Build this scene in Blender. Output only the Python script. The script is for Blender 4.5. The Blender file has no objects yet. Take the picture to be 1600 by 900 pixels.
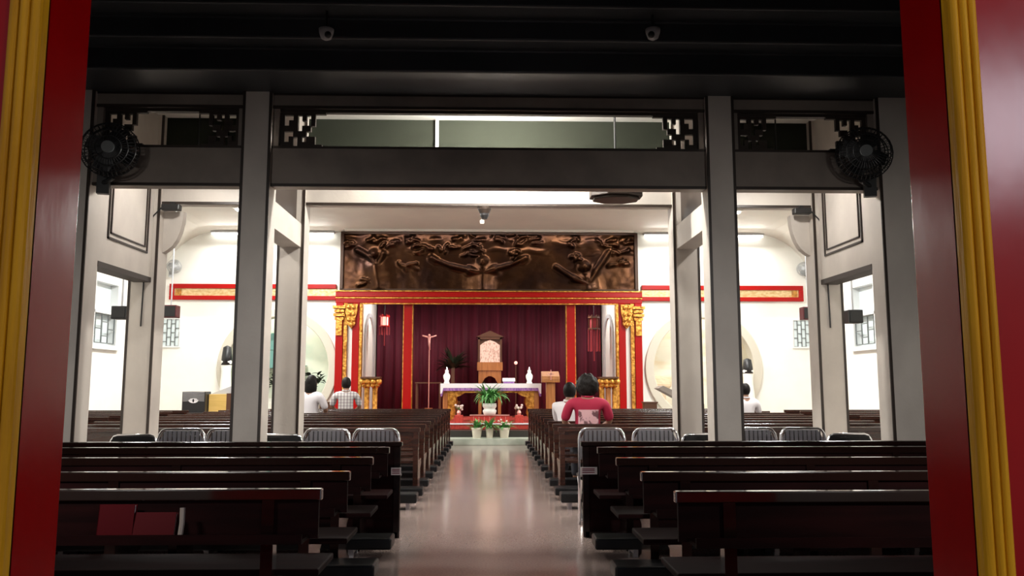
import bpy, bmesh, math, random
from mathutils import Vector, Matrix
from mathutils.bvhtree import BVHTree
import mathutils.noise as mn
random.seed(7)
R = math.radians
S = bpy.context.scene
COL = S.collection

# ------------------------------------------------------------------ camera, world, exposure
H = 1.35
F = 1270.0
PITCH, YAW = R(6.83), R(-1.58)
cam_d = bpy.data.cameras.new('camera'); cam = bpy.data.objects.new('camera', cam_d); COL.objects.link(cam)
cam_d.sensor_width = 36; cam_d.lens = F / 1600 * 36; cam_d.clip_start = 0.05; cam_d.clip_end = 200
cam.location = (0, 0, H); cam.rotation_euler = (R(90) + PITCH, 0, YAW)
S.camera = cam
RM = cam.rotation_euler.to_matrix()
def at(px, py, Y):
    """world point on the plane y=Y that the photograph's pixel (px,py) looks at"""
    d = RM @ Vector(((px - 800) / F, (450 - py) / F, -1))
    return Vector((0, 0, H)) + d * (Y / d.y)
S.view_settings.view_transform = 'Standard'; S.view_settings.look = 'None'
S.view_settings.gamma = 1; S.view_settings.use_curve_mapping = False
S.view_settings.exposure = 0.0

W = bpy.data.worlds.new('world'); S.world = W; W.use_nodes = True
nt = W.node_tree; nt.nodes.clear()
wo = nt.nodes.new('ShaderNodeOutputWorld'); wb = nt.nodes.new('ShaderNodeBackground')
tc = nt.nodes.new('ShaderNodeTexCoord'); sx = nt.nodes.new('ShaderNodeSeparateXYZ'); cr = nt.nodes.new('ShaderNodeValToRGB')
nt.links.new(tc.outputs['Generated'], sx.inputs[0]); nt.links.new(sx.outputs['Z'], cr.inputs[0])
e = cr.color_ramp.elements
e[0].position = 0.0; e[0].color = (.35, .34, .36, 1)
e[1].position = 0.75; e[1].color = (.10, .12, .16, 1)
k = e.new(.12); k.color = (.60, .56, .62, 1)
k = e.new(.35); k.color = (.22, .24, .30, 1)
nt.links.new(cr.outputs[0], wb.inputs[0]); wb.inputs[1].default_value = 1.35
nt.links.new(wb.outputs[0], wo.inputs[0])

def lamp(name, kind, loc, power, color=(1, 1, 1), size=.2, size_y=None, rot=(0, 0, 0), parent=None, spread=None):
    d = bpy.data.lights.new(name, kind); d.energy = power; d.color = color
    if kind == 'AREA':
        d.size = size
        if size_y: d.shape = 'RECTANGLE'; d.size_y = size_y
        if spread: d.spread = spread
    else: d.shadow_soft_size = size
    o = bpy.data.objects.new(name, d); COL.objects.link(o); o.location = loc; o.rotation_euler = rot
    if parent: o.parent = parent
    return o
P_NAVE, P_WALL, P_VEST, P_APSE, P_NICHE, P_SHEEN = 270, 140, 430, 70, 26, 55
P_HALL, P_SIDE, P_RELIEF, P_WASH, P_SPOT = 27, 45, 60, 42, 110

# ------------------------------------------------------------------ materials
def mat(name, col, rough=.5, metal=0, noise=None, bump=None, emit=None, coat=0, spec=.5, trans=0, alpha=1):
    m = bpy.data.materials.new(name); m.use_nodes = True
    n = m.node_tree; b = n.nodes['Principled BSDF']
    b.inputs['Base Color'].default_value = (*col, 1); b.inputs['Roughness'].default_value = rough
    b.inputs['Metallic'].default_value = metal; b.inputs['Coat Weight'].default_value = coat
    b.inputs['Coat Roughness'].default_value = .15
    b.inputs['Specular IOR Level'].default_value = spec
    b.inputs['Transmission Weight'].default_value = trans; b.inputs['Alpha'].default_value = alpha
    t = n.nodes.new('ShaderNodeTexCoord')
    if noise:            # (scale, second colour, stretch xyz, lo, hi)
        sc, c2, st, lo, hi = noise
        mp = n.nodes.new('ShaderNodeMapping'); mp.inputs['Scale'].default_value = st
        nz = n.nodes.new('ShaderNodeTexNoise'); nz.inputs['Scale'].default_value = sc; nz.inputs['Detail'].default_value = 5
        rp = n.nodes.new('ShaderNodeValToRGB')
        rp.color_ramp.elements[0].position = lo; rp.color_ramp.elements[0].color = (*col, 1)
        rp.color_ramp.elements[1].position = hi; rp.color_ramp.elements[1].color = (*c2, 1)
        n.links.new(t.outputs['Object'], mp.inputs[0]); n.links.new(mp.outputs[0], nz.inputs['Vector'])
        n.links.new(nz.outputs['Fac'], rp.inputs[0]); n.links.new(rp.outputs[0], b.inputs['Base Color'])
    if bump:             # (scale, strength, stretch)
        sc, stg, st = bump
        mp = n.nodes.new('ShaderNodeMapping'); mp.inputs['Scale'].default_value = st
        nz = n.nodes.new('ShaderNodeTexNoise'); nz.inputs['Scale'].default_value = sc; nz.inputs['Detail'].default_value = 4
        bp = n.nodes.new('ShaderNodeBump'); bp.inputs['Strength'].default_value = stg; bp.inputs['Distance'].default_value = .02
        n.links.new(t.outputs['Object'], mp.inputs[0]); n.links.new(mp.outputs[0], nz.inputs['Vector'])
        n.links.new(nz.outputs['Fac'], bp.inputs['Height']); n.links.new(bp.outputs[0], b.inputs['Normal'])
    if emit:
        b.inputs['Emission Color'].default_value = (*emit[0], 1); b.inputs['Emission Strength'].default_value = emit[1]
    return m
ONE = (1, 1, 1)
M = dict(
    red_door=mat('red_door_paint', (.30, .0003, .001), .2, noise=(3, (.25, .0003, .001), (1, 1, .4), .35, .7), bump=(4, .12, (1, 1, .5)), spec=.2),
    gold_wood=mat('gilded_moulding', (.60, .29, .008), .45, spec=.12, noise=(7, (.42, .18, .005), (3, 3, .25), .4, .7), bump=(22, .3, (2, 2, .1))),
    post=mat('aged_grey_paint', (.62, .57, .51), .45, noise=(2.2, (.50, .455, .41), (1, 1, .7), .35, .7), bump=(30, .05, ONE)),
    post_dark=mat('brown_grey_paint', (.28, .235, .20), .5, noise=(2.5, (.19, .16, .138), (1, 1, 1), .35, .7)),
    trim_dark=mat('dark_edge_trim', (.028, .018, .013), .45),
    wall=mat('white_wall_paint', (.84, .83, .77), .7, noise=(1.2, (.80, .79, .73), ONE, .4, .6)),
    ceil=mat('cream_ceiling_paint', (.62, .60, .53), .8, noise=(1.0, (.58, .56, .5), ONE, .4, .6)),
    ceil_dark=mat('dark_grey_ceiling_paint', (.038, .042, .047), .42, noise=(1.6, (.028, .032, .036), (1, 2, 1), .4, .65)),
    wall_dark=mat('grey_narthex_paint', (.30, .30, .29), .4, noise=(1.5, (.25, .26, .26), ONE, .4, .65)),
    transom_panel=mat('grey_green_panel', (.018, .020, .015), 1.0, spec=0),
    floor=mat('polished_terrazzo', (.36, .275, .245), .15, noise=(60, (.29, .22, .195), ONE, .4, .62), bump=(4, .012, ONE), coat=.35),
    marble=mat('pale_green_marble', (.55, .60, .50), .3, noise=(6, (.42, .48, .39), ONE, .4, .7)),
    step_dark=mat('dark_stone_step', (.035, .03, .025), .4),
    carpet=mat('red_carpet', (.55, .06, .04), .9, noise=(30, (.42, .04, .03), ONE, .4, .6)),
    pew=mat('dark_lacquered_wood', (.006, .0025, .0022), .2, spec=.25, noise=(6, (.014, .005, .004), (.3, 3, 3), .4, .65), coat=.4),
    pew_rail=mat('polished_rail_wood', (.012, .005, .004), .07, spec=.9, coat=.8),
    pew_panel=mat('dark_stained_wood', (.008, .003, .003), .6, spec=.03, noise=(6, (.014, .004, .004), (.3, 3, 3), .4, .65)),
    pew_brown=mat('brown_lacquered_wood', (.042, .013, .007), .24, noise=(6, (.025, .008, .005), (.3, 3, 3), .4, .65), coat=.3),
    pad=mat('black_vinyl', (.006, .006, .007), .38, spec=.3),
    chrome=mat('chrome', (.75, .75, .78), .16, 1),
    slat=mat('grey_slatted_metal', (.33, .32, .34), .3, .7),
    red=mat('red_lacquer', (.34, .004, .003), .3, spec=.22),
    gold=mat('carved_gilt', (.72, .36, .07), .36, .7, noise=(14, (.38, .15, .02), ONE, .42, .6), bump=(18, .8, ONE)),
    gold_pale=mat('pale_gilt_panel', (.80, .62, .34), .4, .25, noise=(9, (.62, .42, .18), (1, 1, 2), .4, .6), bump=(16, .6, ONE)),
    bronze=mat('hammered_bronze', (.064, .026, .010), .30, .9, noise=(1.6, (.030, .0125, .008), ONE, .38, .64), bump=(14, .12, ONE)),
    bronze_edge=mat('dark_bronze_edge', (.05, .025, .015), .45, .5),
    curtain=mat('maroon_curtain', (.095, .001, .016), .8, noise=(2, (.065, .001, .012), (6, 6, .2), .4, .6)),
    wood=mat('warm_wood', (.42, .17, .05), .35, noise=(5, (.30, .11, .03), (4, 4, .4), .4, .65)),
    wood_dark=mat('dark_cabinet_wood', (.10, .04, .02), .35),
    yellow_wood=mat('yellow_veneer', (.70, .46, .14), .4, noise=(4, (.62, .40, .11), (.5, 4, 4), .4, .6)),
    cloth=mat('white_cloth', (.86, .82, .84), .85),
    purple=mat('purple_fringe', (.22, .09, .34), .85, noise=(40, (.4, .2, .45), (1, 1, .2), .45, .55)),
    white=mat('white_ceramic', (.86, .84, .78), .35),
    cream=mat('cream_pot', (.80, .74, .60), .5),
    soil=mat('potting_soil', (.03, .018, .01), .95),
    leaf=mat('green_leaf', (.06, .22, .04), .45, noise=(9, (.14, .38, .12), ONE, .35, .65)),
    leaf_dark=mat('dark_leaf', (.02, .028, .012), .6),
    flower=mat('pale_flower', (.8, .6, .55), .7),
    black=mat('black_plastic', (.012, .012, .013), .4),
    grille=mat('grey_grille_line', (.28, .27, .27), .5),
    maroonbox=mat('maroon_case', (.085, .012, .016), .4),
    fan=mat('dark_fan_metal', (.012, .012, .013), .45),
    fan_grey=mat('grey_fan_metal', (.35, .36, .36), .4, .3),
    greyplast=mat('grey_plastic', (.45, .45, .46), .4),
    win=mat('white_window_frame', (.72, .73, .72), .5),
    lattice=mat('grey_lattice', (.15, .165, .165), .5),
    pane=mat('pale_frosted_pane', (.74, .84, .86), .25),
    ring=mat('beige_ring_plaster', (.58, .54, .45), .7),
    mural=mat('pale_garden_mural', (.78, .80, .66), .8, noise=(1.1, (.60, .70, .58), (1, 1, 1.6), .45, .68)),
    mural_b=mat('pale_sand_mural', (.84, .80, .68), .8, noise=(1.3, (.80, .66, .46), (.6, 1, 2.5), .5, .68)),
    teal=mat('teal_roof_tile', (.16, .36, .32), .5),
    rock=mat('sand_rock', (.66, .52, .36), .8),
    glow=mat('lit_tube', (.9, .9, .9), .4, emit=((1, .98, .92), 9)),
    glowlamp=mat('lit_lamp_glass', (.9, .9, .9), .4, emit=((1, .97, .9), 14)),
    tab_glow=mat('backlit_panel', (.6, .42, .36), .5, emit=((1, .66, .52), .42), noise=(16, (.25, .1, .06), (1.5, 1, .8), .48, .6)),
    lantern_glow=mat('lit_lantern_silk', (.9, .4, .35), .6, emit=((1, .42, .33), 1.6)),
    tassel=mat('red_tassel', (.30, .03, .04), .8),
    paper=mat('notice_paper', (.75, .68, .68), .8),
    ink=mat('notice_ink', (.25, .06, .08), .8),
    bookred=mat('red_book_cover', (.055, .001, .003), .6, spec=.1),
    pinkcross=mat('rose_metal', (.80, .40, .36), .3, .6),
    skin=mat('skin', (.30, .16, .10), .55), hair=mat('black_hair', (.010, .008, .007), .5, spec=.15, bump=(60, .4, (1, 1, .3))),
    shirt_w=mat('white_shirt', (.78, .74, .76), .85), shirt_m=mat('maroon_shirt', (.36, .010, .045), .8),
    pants=mat('dark_trousers', (.03, .03, .04), .8),
    print_=mat('shirt_print', (.70, .42, .45), .8, noise=(13, (.16, .07, .08), (1, 1, 1), .52, .60)),
)
def plaid():
    m = bpy.data.materials.new('plaid_shirt'); m.use_nodes = True; n = m.node_tree; b = n.nodes['Principled BSDF']
    b.inputs['Roughness'].default_value = .85
    t = n.nodes.new('ShaderNodeTexCoord'); last = None
    for ax in ('X', 'Z'):
        w = n.nodes.new('ShaderNodeTexWave'); w.bands_direction = ax; w.inputs['Scale'].default_value = 5.2
        rp = n.nodes.new('ShaderNodeValToRGB'); rp.color_ramp.elements[0].position = .62; rp.color_ramp.elements[0].color = (.76, .74, .72, 1)
        rp.color_ramp.elements[1].position = .9; rp.color_ramp.elements[1].color = (.40, .34, .36, 1)
        n.links.new(t.outputs['Object'], w.inputs['Vector']); n.links.new(w.outputs['Fac'], rp.inputs[0])
        if last is None: last = rp
        else:
            mx = n.nodes.new('ShaderNodeMixRGB'); mx.blend_type = 'MULTIPLY'; mx.inputs[0].default_value = .7
            n.links.new(last.outputs[0], mx.inputs[1]); n.links.new(rp.outputs[0], mx.inputs[2]); n.links.new(mx.outputs[0], b.inputs['Base Color'])
    return m
M['plaid'] = plaid()

# ------------------------------------------------------------------ mesh helpers
class MB:
    def __init__(s): s.bm = bmesh.new()
    def box(s, x0, x1, y0, y1, z0, z1, mtx=None):
        if x1 < x0: x0, x1 = x1, x0
        v = [s.bm.verts.new(p) for p in ((x0,y0,z0),(x1,y0,z0),(x1,y1,z0),(x0,y1,z0),(x0,y0,z1),(x1,y0,z1),(x1,y1,z1),(x0,y1,z1))]
        if mtx is not None:
            for q in v: q.co = mtx @ q.co
        for f in ((0,3,2,1),(4,5,6,7),(0,1,5,4),(1,2,6,5),(2,3,7,6),(3,0,4,7)): s.bm.faces.new([v[i] for i in f])
        return s
    def tube(s, pts, r, seg=8, closed=False, r2=None):
        pts = [Vector(p) for p in pts]; n = len(pts); rings = []
        for i, p in enumerate(pts):
            a = pts[i-1] if (i > 0 or closed) else p; b = pts[(i+1) % n] if (i < n-1 or closed) else p
            d = (b - a).normalized()
            u = d.orthogonal().normalized() if i == 0 else (u - d * u.dot(d)).normalized()
            w = d.cross(u); rr = r if r2 is None else r + (r2 - r) * i / max(1, n-1)
            rings.append([s.bm.verts.new(p + (u*math.cos(2*math.pi*k/seg) + w*math.sin(2*math.pi*k/seg)) * rr) for k in range(seg)])
        for i in range(n if closed else n-1):
            A, B = rings[i], rings[(i+1) % n]
            for k in range(seg):
                s.bm.faces.new((A[k], A[(k+1) % seg], B[(k+1) % seg], B[k]))
        if not closed:
            s.bm.faces.new(rings[0][::-1]); s.bm.faces.new(rings[-1])
        return s
    def lathe(s, prof, c=(0,0,0), seg=20, sy=1):
        rings = []
        for r, z in prof:
            rings.append([s.bm.verts.new((c[0] + r*math.cos(2*math.pi*k/seg), c[1] + r*sy*math.sin(2*math.pi*k/seg), c[2] + z)) for k in range(seg)])
        for A, B in zip(rings, rings[1:]):
            for k in range(seg): s.bm.faces.new((A[k], A[(k+1) % seg], B[(k+1) % seg], B[k]))
        s.bm.faces.new(rings[0][::-1]); s.bm.faces.new(rings[-1])
        return s
    def prism(s, pts, axis, a0, a1):
        """2D outline extruded along 'x','y' or 'z'"""
        def P(p, a): return {'x': (a, p[0], p[1]), 'y': (p[0], a, p[1]), 'z': (p[0], p[1], a)}[axis]
        A = [s.bm.verts.new(P(p, a0)) for p in pts]; B = [s.bm.verts.new(P(p, a1)) for p in pts]
        n = len(pts)
        s.bm.faces.new(A); s.bm.faces.new(B[::-1])
        for i in range(n): s.bm.faces.new((A[i], B[i], B[(i+1) % n], A[(i+1) % n]))
        return s
    def ball(s, c, r, sc=(1,1,1), seg=14):
        m = Matrix.Translation(c) @ Matrix.Diagonal((r*sc[0], r*sc[1], r*sc[2], 1))
        bmesh.ops.create_uvsphere(s.bm, u_segments=seg, v_segments=max(6, seg*2//3), radius=1, matrix=m); return s
    def ringdisc(s, c, ro, ri, y0, y1, seg=64):
        """flat ring whose axis is y"""
        V = []
        for (r, y) in ((ri,y0),(ro,y0),(ro,y1),(ri,y1)):
            V.append([s.bm.verts.new((c[0]+r*math.cos(2*math.pi*k/seg), y, c[1]+r*math.sin(2*math.pi*k/seg))) for k in range(seg)])
        for i in range(4):
            A, B = V[i], V[(i+1) % 4]
            for k in range(seg): s.bm.faces.new((A[k], B[k], B[(k+1) % seg], A[(k+1) % seg]))
        return s
    def leafblade(s, base, dirxy, up, length, width, droop, n=6):
        d = Vector((dirxy[0], dirxy[1], 0)).normalized(); side = Vector((-d.y, d.x, 0)); prev = None; p = Vector(base)
        ang = up
        for i in range(n+1):
            t = i / n; w = width * math.sin(math.pi * min(1, .12 + .88*t)) * .5 + .001
            a = s.bm.verts.new(p + side*w); b = s.bm.verts.new(p + Vector((0,0,-w*.25))); c = s.bm.verts.new(p - side*w)
            if prev:
                s.bm.faces.new((prev[0], prev[1], b, a)); s.bm.faces.new((prev[1], prev[2], c, b))
            prev = (a, b, c)
            p = p + (d*math.cos(ang) + Vector((0,0,1))*math.sin(ang)) * (length/n); ang -= droop/n
        return s
    def build(s, name, m, parent=None, bevel=0, smooth=False, kind=None):
        bmesh.ops.recalc_face_normals(s.bm, faces=s.bm.faces)
        me = bpy.data.meshes.new(name); s.bm.to_mesh(me); s.bm.free()
        return obj(name, me, m, parent, bevel, smooth, kind)
def obj(name, me, m, parent=None, bevel=0, smooth=False, kind=None):
    o = bpy.data.objects.new(name, me); COL.objects.link(o); me.materials.append(M[m] if isinstance(m, str) else m)
    if smooth:
        for p in me.polygons: p.use_smooth = True
    if bevel:
        b = o.modifiers.new('bevel', 'BEVEL'); b.width = bevel; b.segments = 2; b.limit_method = 'ANGLE'
    if parent: o.parent = parent
    if kind: o['kind'] = kind
    return o
def thing(name, label, cat, loc=(0,0,0), rz=0, group=None):
    o = bpy.data.objects.new(name, None); o.empty_display_size = .1; COL.objects.link(o); o.location = loc; o.rotation_euler = (0,0,rz)
    return tag(o, label, cat, group)
def tag(o, label, cat, group=None):
    o['label'] = label; o['category'] = cat
    if group: o['group'] = group
    return o
def dup(root, loc, rz=None, label=None, group=None):
    r = root.copy(); COL.objects.link(r); r.location = loc
    if rz is not None: r.rotation_euler = (0,0,rz)
    if label: r['label'] = label
    if group: r['group'] = group
    for ch in list(root.children):
        c = ch.copy(); COL.objects.link(c); c.parent = r
        for g in list(ch.children):
            d = g.copy(); COL.objects.link(d); d.parent = c
    return r
def struct(name, mb, m, parent=None, bevel=0, smooth=False):
    o = mb.build(name, m, parent, bevel, smooth)
    if not parent: o['kind'] = 'structure'
    return o
def sroot(name, loc=(0,0,0), rz=0, label=None):
    o = bpy.data.objects.new(name, None); COL.objects.link(o); o.location = loc; o.rotation_euler = (0,0,rz); o['kind'] = 'structure'
    if label: o['label'] = label
    return o

# ------------------------------------------------------------------ setting: floors, walls, ceilings
YF, YR, YB = 7.70, 9.20, 21.5          # front portal, rear portal, back wall
ZC = 5.42
NX = 8.7                                # nave half width
struct('floor', MB().box(-9.2, 9.2, -5, 26, -.12, 0), 'floor')
# narthex
fw = MB().box(-5.4, -2.0, 2.03, 2.25, 0, 5).box(2.0, 5.4, 2.03, 2.25, 0, 5).box(-2.0, 2.0, 2.03, 2.25, 3.1, 5)
struct('wall_front', fw, 'wall_dark')
struct('wall_narthex_left', MB().box(-5.4, -5.15, 2.25, YF, 0, 5), 'wall_dark')
struct('wall_narthex_right', MB().box(5.15, 5.4, 2.25, YF, 0, 5), 'wall_dark')
# stepped dark ceiling coming down towards the portal
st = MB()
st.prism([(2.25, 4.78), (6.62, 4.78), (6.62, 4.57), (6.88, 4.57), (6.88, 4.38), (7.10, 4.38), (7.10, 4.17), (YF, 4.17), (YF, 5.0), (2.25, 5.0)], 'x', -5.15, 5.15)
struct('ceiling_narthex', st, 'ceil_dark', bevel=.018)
# wall that carries the portal (towards nave)
w = MB()
for s_ in (-1, 1): w.box(s_*4.45, s_*NX, YF, YF+.22, 0, ZC+.3)
w.box(-4.45, 4.45, YF+.001, YF+.22, 4.17, ZC+.3)
struct('wall_nave_entrance', w, 'wall')
# nave side walls with two window openings each
WIN = [(16.9, 19.2)]
def side_wall(s_, name):
    w = MB(); x0, x1 = s_*NX, s_*(NX+.25)
    w.box(x0, x1, YF, YB+.3, 0, 2.2).box(x0, x1, YF, YB+.3, 3.72, ZC+.3)
    ys = [YF] + [v for p in WIN for v in p] + [YB+.3]
    for i in range(0, len(ys), 2): w.box(x0, x1, ys[i], ys[i+1], 2.2, 3.72)
    struct(name, w, 'wall')
side_wall(-1, 'wall_left'); side_wall(1, 'wall_right')
# ceiling with coves down to the side walls
prof = [(-NX, 4.07)]
for i in range(9):
    a = R(90*i/8); prof.append((-NX + .32 + 1.2*(1-math.cos(a)) - .32*(1-i/8), 4.07 + (ZC-4.07)*math.sin(a)))
full = prof + [(-x, z) for x, z in prof[::-1]] + [(NX, ZC+.35), (-NX, ZC+.35)]
struct('ceiling', MB().prism(full, 'y', YF+.22, YB), 'ceil')

# back wall with two round openings and the sanctuary opening
RNG = {-1: (-5.53, 1.80, 1.46), 1: (5.67, 1.80, 1.46)}     # centre x, z, radius of each moon window
AX, AZ = 3.38, 3.52
def holed(mb, x0, x1, z0, z1, cx, cz, r, y0, y1, seg=48):
    def corner(a):
        c, s_ = math.cos(a), math.sin(a)
        t = min([((x1-cx)/c) if c > 1e-6 else ((x0-cx)/c) if c < -1e-6 else 1e9, ((z1-cz)/s_) if s_ > 1e-6 else ((z0-cz)/s_) if s_ < -1e-6 else 1e9])
        return cx+c*t, cz+s_*t
    angs = sorted([2*math.pi*i/seg for i in range(seg)] + [math.atan2(zz-cz, xx-cx) % (2*math.pi) for xx in (x0, x1) for zz in (z0, z1)])
    for y in (y0, y1):
        I = [mb.bm.verts.new((cx+r*math.cos(a), y, cz+r*math.sin(a))) for a in angs]
        O = [mb.bm.verts.new((corner(a)[0], y, corner(a)[1])) for a in angs]
        n = len(angs)
        for i in range(n): mb.bm.faces.new((I[i], O[i], O[(i+1) % n], I[(i+1) % n]))
        if y == y0: I0, O0 = I, O
    for i in range(n):
        mb.bm.faces.new((I0[i], I0[(i+1) % n], I[(i+1) % n], I[i])); mb.bm.faces.new((O0[i], O[i], O[(i+1) % n], O0[(i+1) % n]))
w = MB()
for s_ in (-1, 1):
    cx, cz, r = RNG[s_]; a, b = sorted((s_*AX, s_*NX))
    holed(w, a, b, 0, 3.5, cx, cz, r, YB, YB+.3)
    w.box(a, b, YB, YB+.3, 3.5, ZC+.3)
w.box(-AX, AX, YB, YB+.3, AZ, ZC+.3)
struct('wall_back', w, 'wall')
for s_, nm in ((-1, 'trim_moon_window_left'), (1, 'trim_moon_window_right')):
    cx, cz, r = RNG[s_]
    struct(nm, MB().ringdisc((cx, cz), r+.10, r-.13, YB-.09, YB+.32), 'ring', bevel=.02)
    sd = 'left' if s_ < 0 else 'right'; mm = 'mural' if s_ < 0 else 'mural_b'
    struct('wall_niche_%s_back' % sd, MB().box(cx-1.85, cx+1.85, YB+1.25, YB+1.35, 0, 3.6), mm)
    struct('wall_niche_%s_side' % sd, MB().box(cx-1.85, cx-1.8, YB+.3, YB+1.25, 0, 3.6), mm)
    struct('wall_niche_%s_side' % sd, MB().box(cx+1.8, cx+1.85, YB+.3, YB+1.25, 0, 3.6), mm)
    struct('ceiling_niche_%s' % sd, MB().box(cx-1.85, cx+1.85, YB+.3, YB+1.35, 3.6, 3.65), 'wall')
    struct('floor_niche_%s' % sd, MB().box(cx-1.8, cx+1.8, YB+.3, YB+1.25, 0, .5), 'wall')
    lamp('niche_light', 'AREA', (cx, YB+.7, 3.5), P_NICHE, (1, .97, .9), 1.4, .3)
# sanctuary recess
w = MB()
for s_ in (-1, 1):
    w.box(s_*AX, s_*(AX+.2), YB+.3, 24.7, 0, 4)
struct('wall_sanctuary_sides', w, 'wall')
w = MB()
for s_ in (-1, 1):                      # shallow arched frame on each side wall of the recess
    pts = [(21.95, .5), (21.95, 2.6)] + [(22.85 - .9*math.cos(R(180*i/12)), 2.6 + .75*math.sin(R(180*i/12))) for i in range(1, 12)] + [(23.75, 2.6), (23.75, .5)]
    inn = [(22.85 + (p[0]-22.85)*.86, p[1]*.97 + .0) for p in pts]
    for i in range(len(pts)-1):
        q = [pts[i], pts[i+1], inn[i+1], inn[i]]
        w.prism(q, 'x', s_*AX, s_*(AX-.05))
struct('trim_sanctuary_arches', w, 'greyplast')
struct('wall_sanctuary_back', MB().box(-3.6, 3.6, 24.6, 24.8, 0, 4), 'wall_dark')
struct('ceiling_sanctuary', MB().box(-3.6, 3.6, YB+.3, 24.7, 3.9, 4.05), 'ceil_dark')
# steps and platform
struct('floor_marble_step', MB().box(-5, 5, 18.72, 24.6, 0, .15), 'marble', bevel=.01)
struct('floor_dark_step', MB().box(-4.2, 4.2, 19.25, 24.6, .15, .30), 'step_dark')
struct('floor_sanctuary_carpet', MB().box(-3.37, 3.37, 19.65, 24.6, .30, .45), 'carpet', bevel=.02)
struct('trim_carpet_edge', MB().box(-3.37, 3.37, 19.625, 19.66, .425, .455), 'cloth')

# ------------------------------------------------------------------ windows in the side walls
wn = 0
for s_ in (-1, 1):
    for (y0, y1) in WIN:
        wn += 1
        t = sroot('window_%d' % wn)
        x = s_*NX; xi = s_*(NX+.12)
        f = MB()
        for (a, b, c, d) in ((y0, y1, 2.2, 2.26), (y0, y1, 3.66, 3.72), (y0, y0+.06, 2.26, 3.66), (y1-.06, y1, 2.26, 3.66), (y0+.06, y1-.06, 2.96, 3.02), ((y0+y1)/2-.025, (y0+y1)/2+.025, 2.26, 3.66)):
            f.box(x-s_*.02, xi+s_*.05, a, b, c, d)
        f.build('window_frame', 'win', t)
        MB().box(xi+s_*.04, xi+s_*.05, y0, y1, 2.2, 3.72).build('pane', 'pane', t)
        l = MB(); zz0, zz1 = 2.3, 2.94; nn = 7
        for i in range(nn+1):
            yy = y0+.07 + (y1-y0-.14)*i/nn
            l.box(x+s_*.02, x+s_*.045, yy-.012, yy+.012, zz0, zz1)
        for i in range(5):
            zz = zz0 + (zz1-zz0)*i/4
            for j in range(nn):
                if (i+j) % 2 == 0 or i in (0, 4):
                    ya = y0+.07 + (y1-y0-.14)*j/nn; l.box(x+s_*.02, x+s_*.045, ya, ya+(y1-y0-.14)/nn, zz-.012, zz+.012)
        l.build('lattice', 'lattice', t)
        s2 = MB().box(x-s_*.08, x+s_*.1, y0-.05, y1+.05, 2.15, 2.2); s2.build('window_sill', 'win', t)

for s_ in (-1, 1):                      # small lattice windows at the ends of the back wall
    wn += 1
    t = sroot('window_%d' % wn, (s_*8.38, YB, 2.72))
    f = MB()
    for q in ((-.31, .31, .35, .39), (-.31, .31, -.39, -.35), (-.31, -.27, -.35, .35), (.27, .31, -.35, .35)): f.box(q[0], q[1], -.05, 0, q[2], q[3])
    f.build('window_frame', 'win', t)
    MB().box(-.29, .29, -.012, 0, -.37, .37).build('pane', 'pane', t)
    l = MB()
    for i in range(6):
        l.box(-.27+.108*i-.009, -.27+.108*i+.009, -.04, -.015, -.35, .35)
        for j in range(7):
            if (i+j) % 2 == 0 and i < 5: l.box(-.27+.108*i, -.27+.108*(i+1), -.04, -.015, -.35+.1166*j-.009, -.35+.1166*j+.009)
    l.build('lattice', 'lattice', t)

# ------------------------------------------------------------------ portal: posts, lintels, transoms
def post(name, x0, x1, y0, y1, z1, m='post'):
    if x1 < x0: x0, x1 = x1, x0
    o = struct(name, MB().box(x0, x1, y0, y1, 0, z1), m)
    e = MB(); t = .018
    for X in (x0, x1-t):
        e.box(X-.004, X+t+.004, y0-.006, y0+.012, 0, z1)
    e.build('edge_trim', 'trim_dark', o)
    return o
for s_ in (-1, 1):
    post('portal_post', s_*2.11, s_*2.38, YF-.06, YF+.20, 4.17)
    post('portal_post', s_*3.80, s_*4.45, YF-.06, YF+.20, 4.17)
    post('portal_rear_post', s_*2.11, s_*2.40, YR-.06, YR+.22, 4.45)
    post('portal_rear_post', s_*3.74, s_*4.04, YR-.06, YR+.22, 4.45)
def lintel(name, x0, x1, y0, y1, z0, z1, m):
    o = struct(name, MB().box(x0, x1, y0, y1, z0, z1), m)
    MB().box(x0, x1, y0-.008, y0+.02, z0-.006, z0+.022).box(x0, x1, y0-.008, y0+.02, z1-.014, z1+.008).build('edge_trim', 'trim_dark', o)
    return o
BAYS = [(-3.80, -2.38), (-2.11, 2.11), (2.38, 3.80)]
for a, b in BAYS:
    lintel('portal_lintel', a, b, YF, YF+.16, 3.255, 3.64, 'post_dark')
    lintel('portal_top_beam', a, b, YF, YF+.16, 4.03, 4.17, 'post_dark')
    fr = MB().box(a, a+.06, YF+.01, YF+.14, 3.65, 4.03).box(b-.06, b, YF+.01, YF+.14, 3.65, 4.03)
    struct('portal_transom_jamb', fr, 'post_dark')
    lintel('portal_rear_lintel', a, b, YR, YR+.16, 3.41, 3.66, 'post')
    struct('portal_rear_panel', MB().box(a, b, YR+.03, YR+.12, 3.66, 4.45), 'transom_panel')
struct('trim_transom_mullion', MB().box(-.635, -.60, YR-.02, YR+.03, 3.66, 4.45), 'post')
struct('ceiling_vestibule', MB().box(-4.4, 4.4, YF+.2, YR+.15, 4.43, 4.53), 'wall')
struct('wall_above_portal', MB().box(-4.04, 4.04, YR+.02, YR+.2, 4.45, ZC+.1), 'wall')
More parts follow.
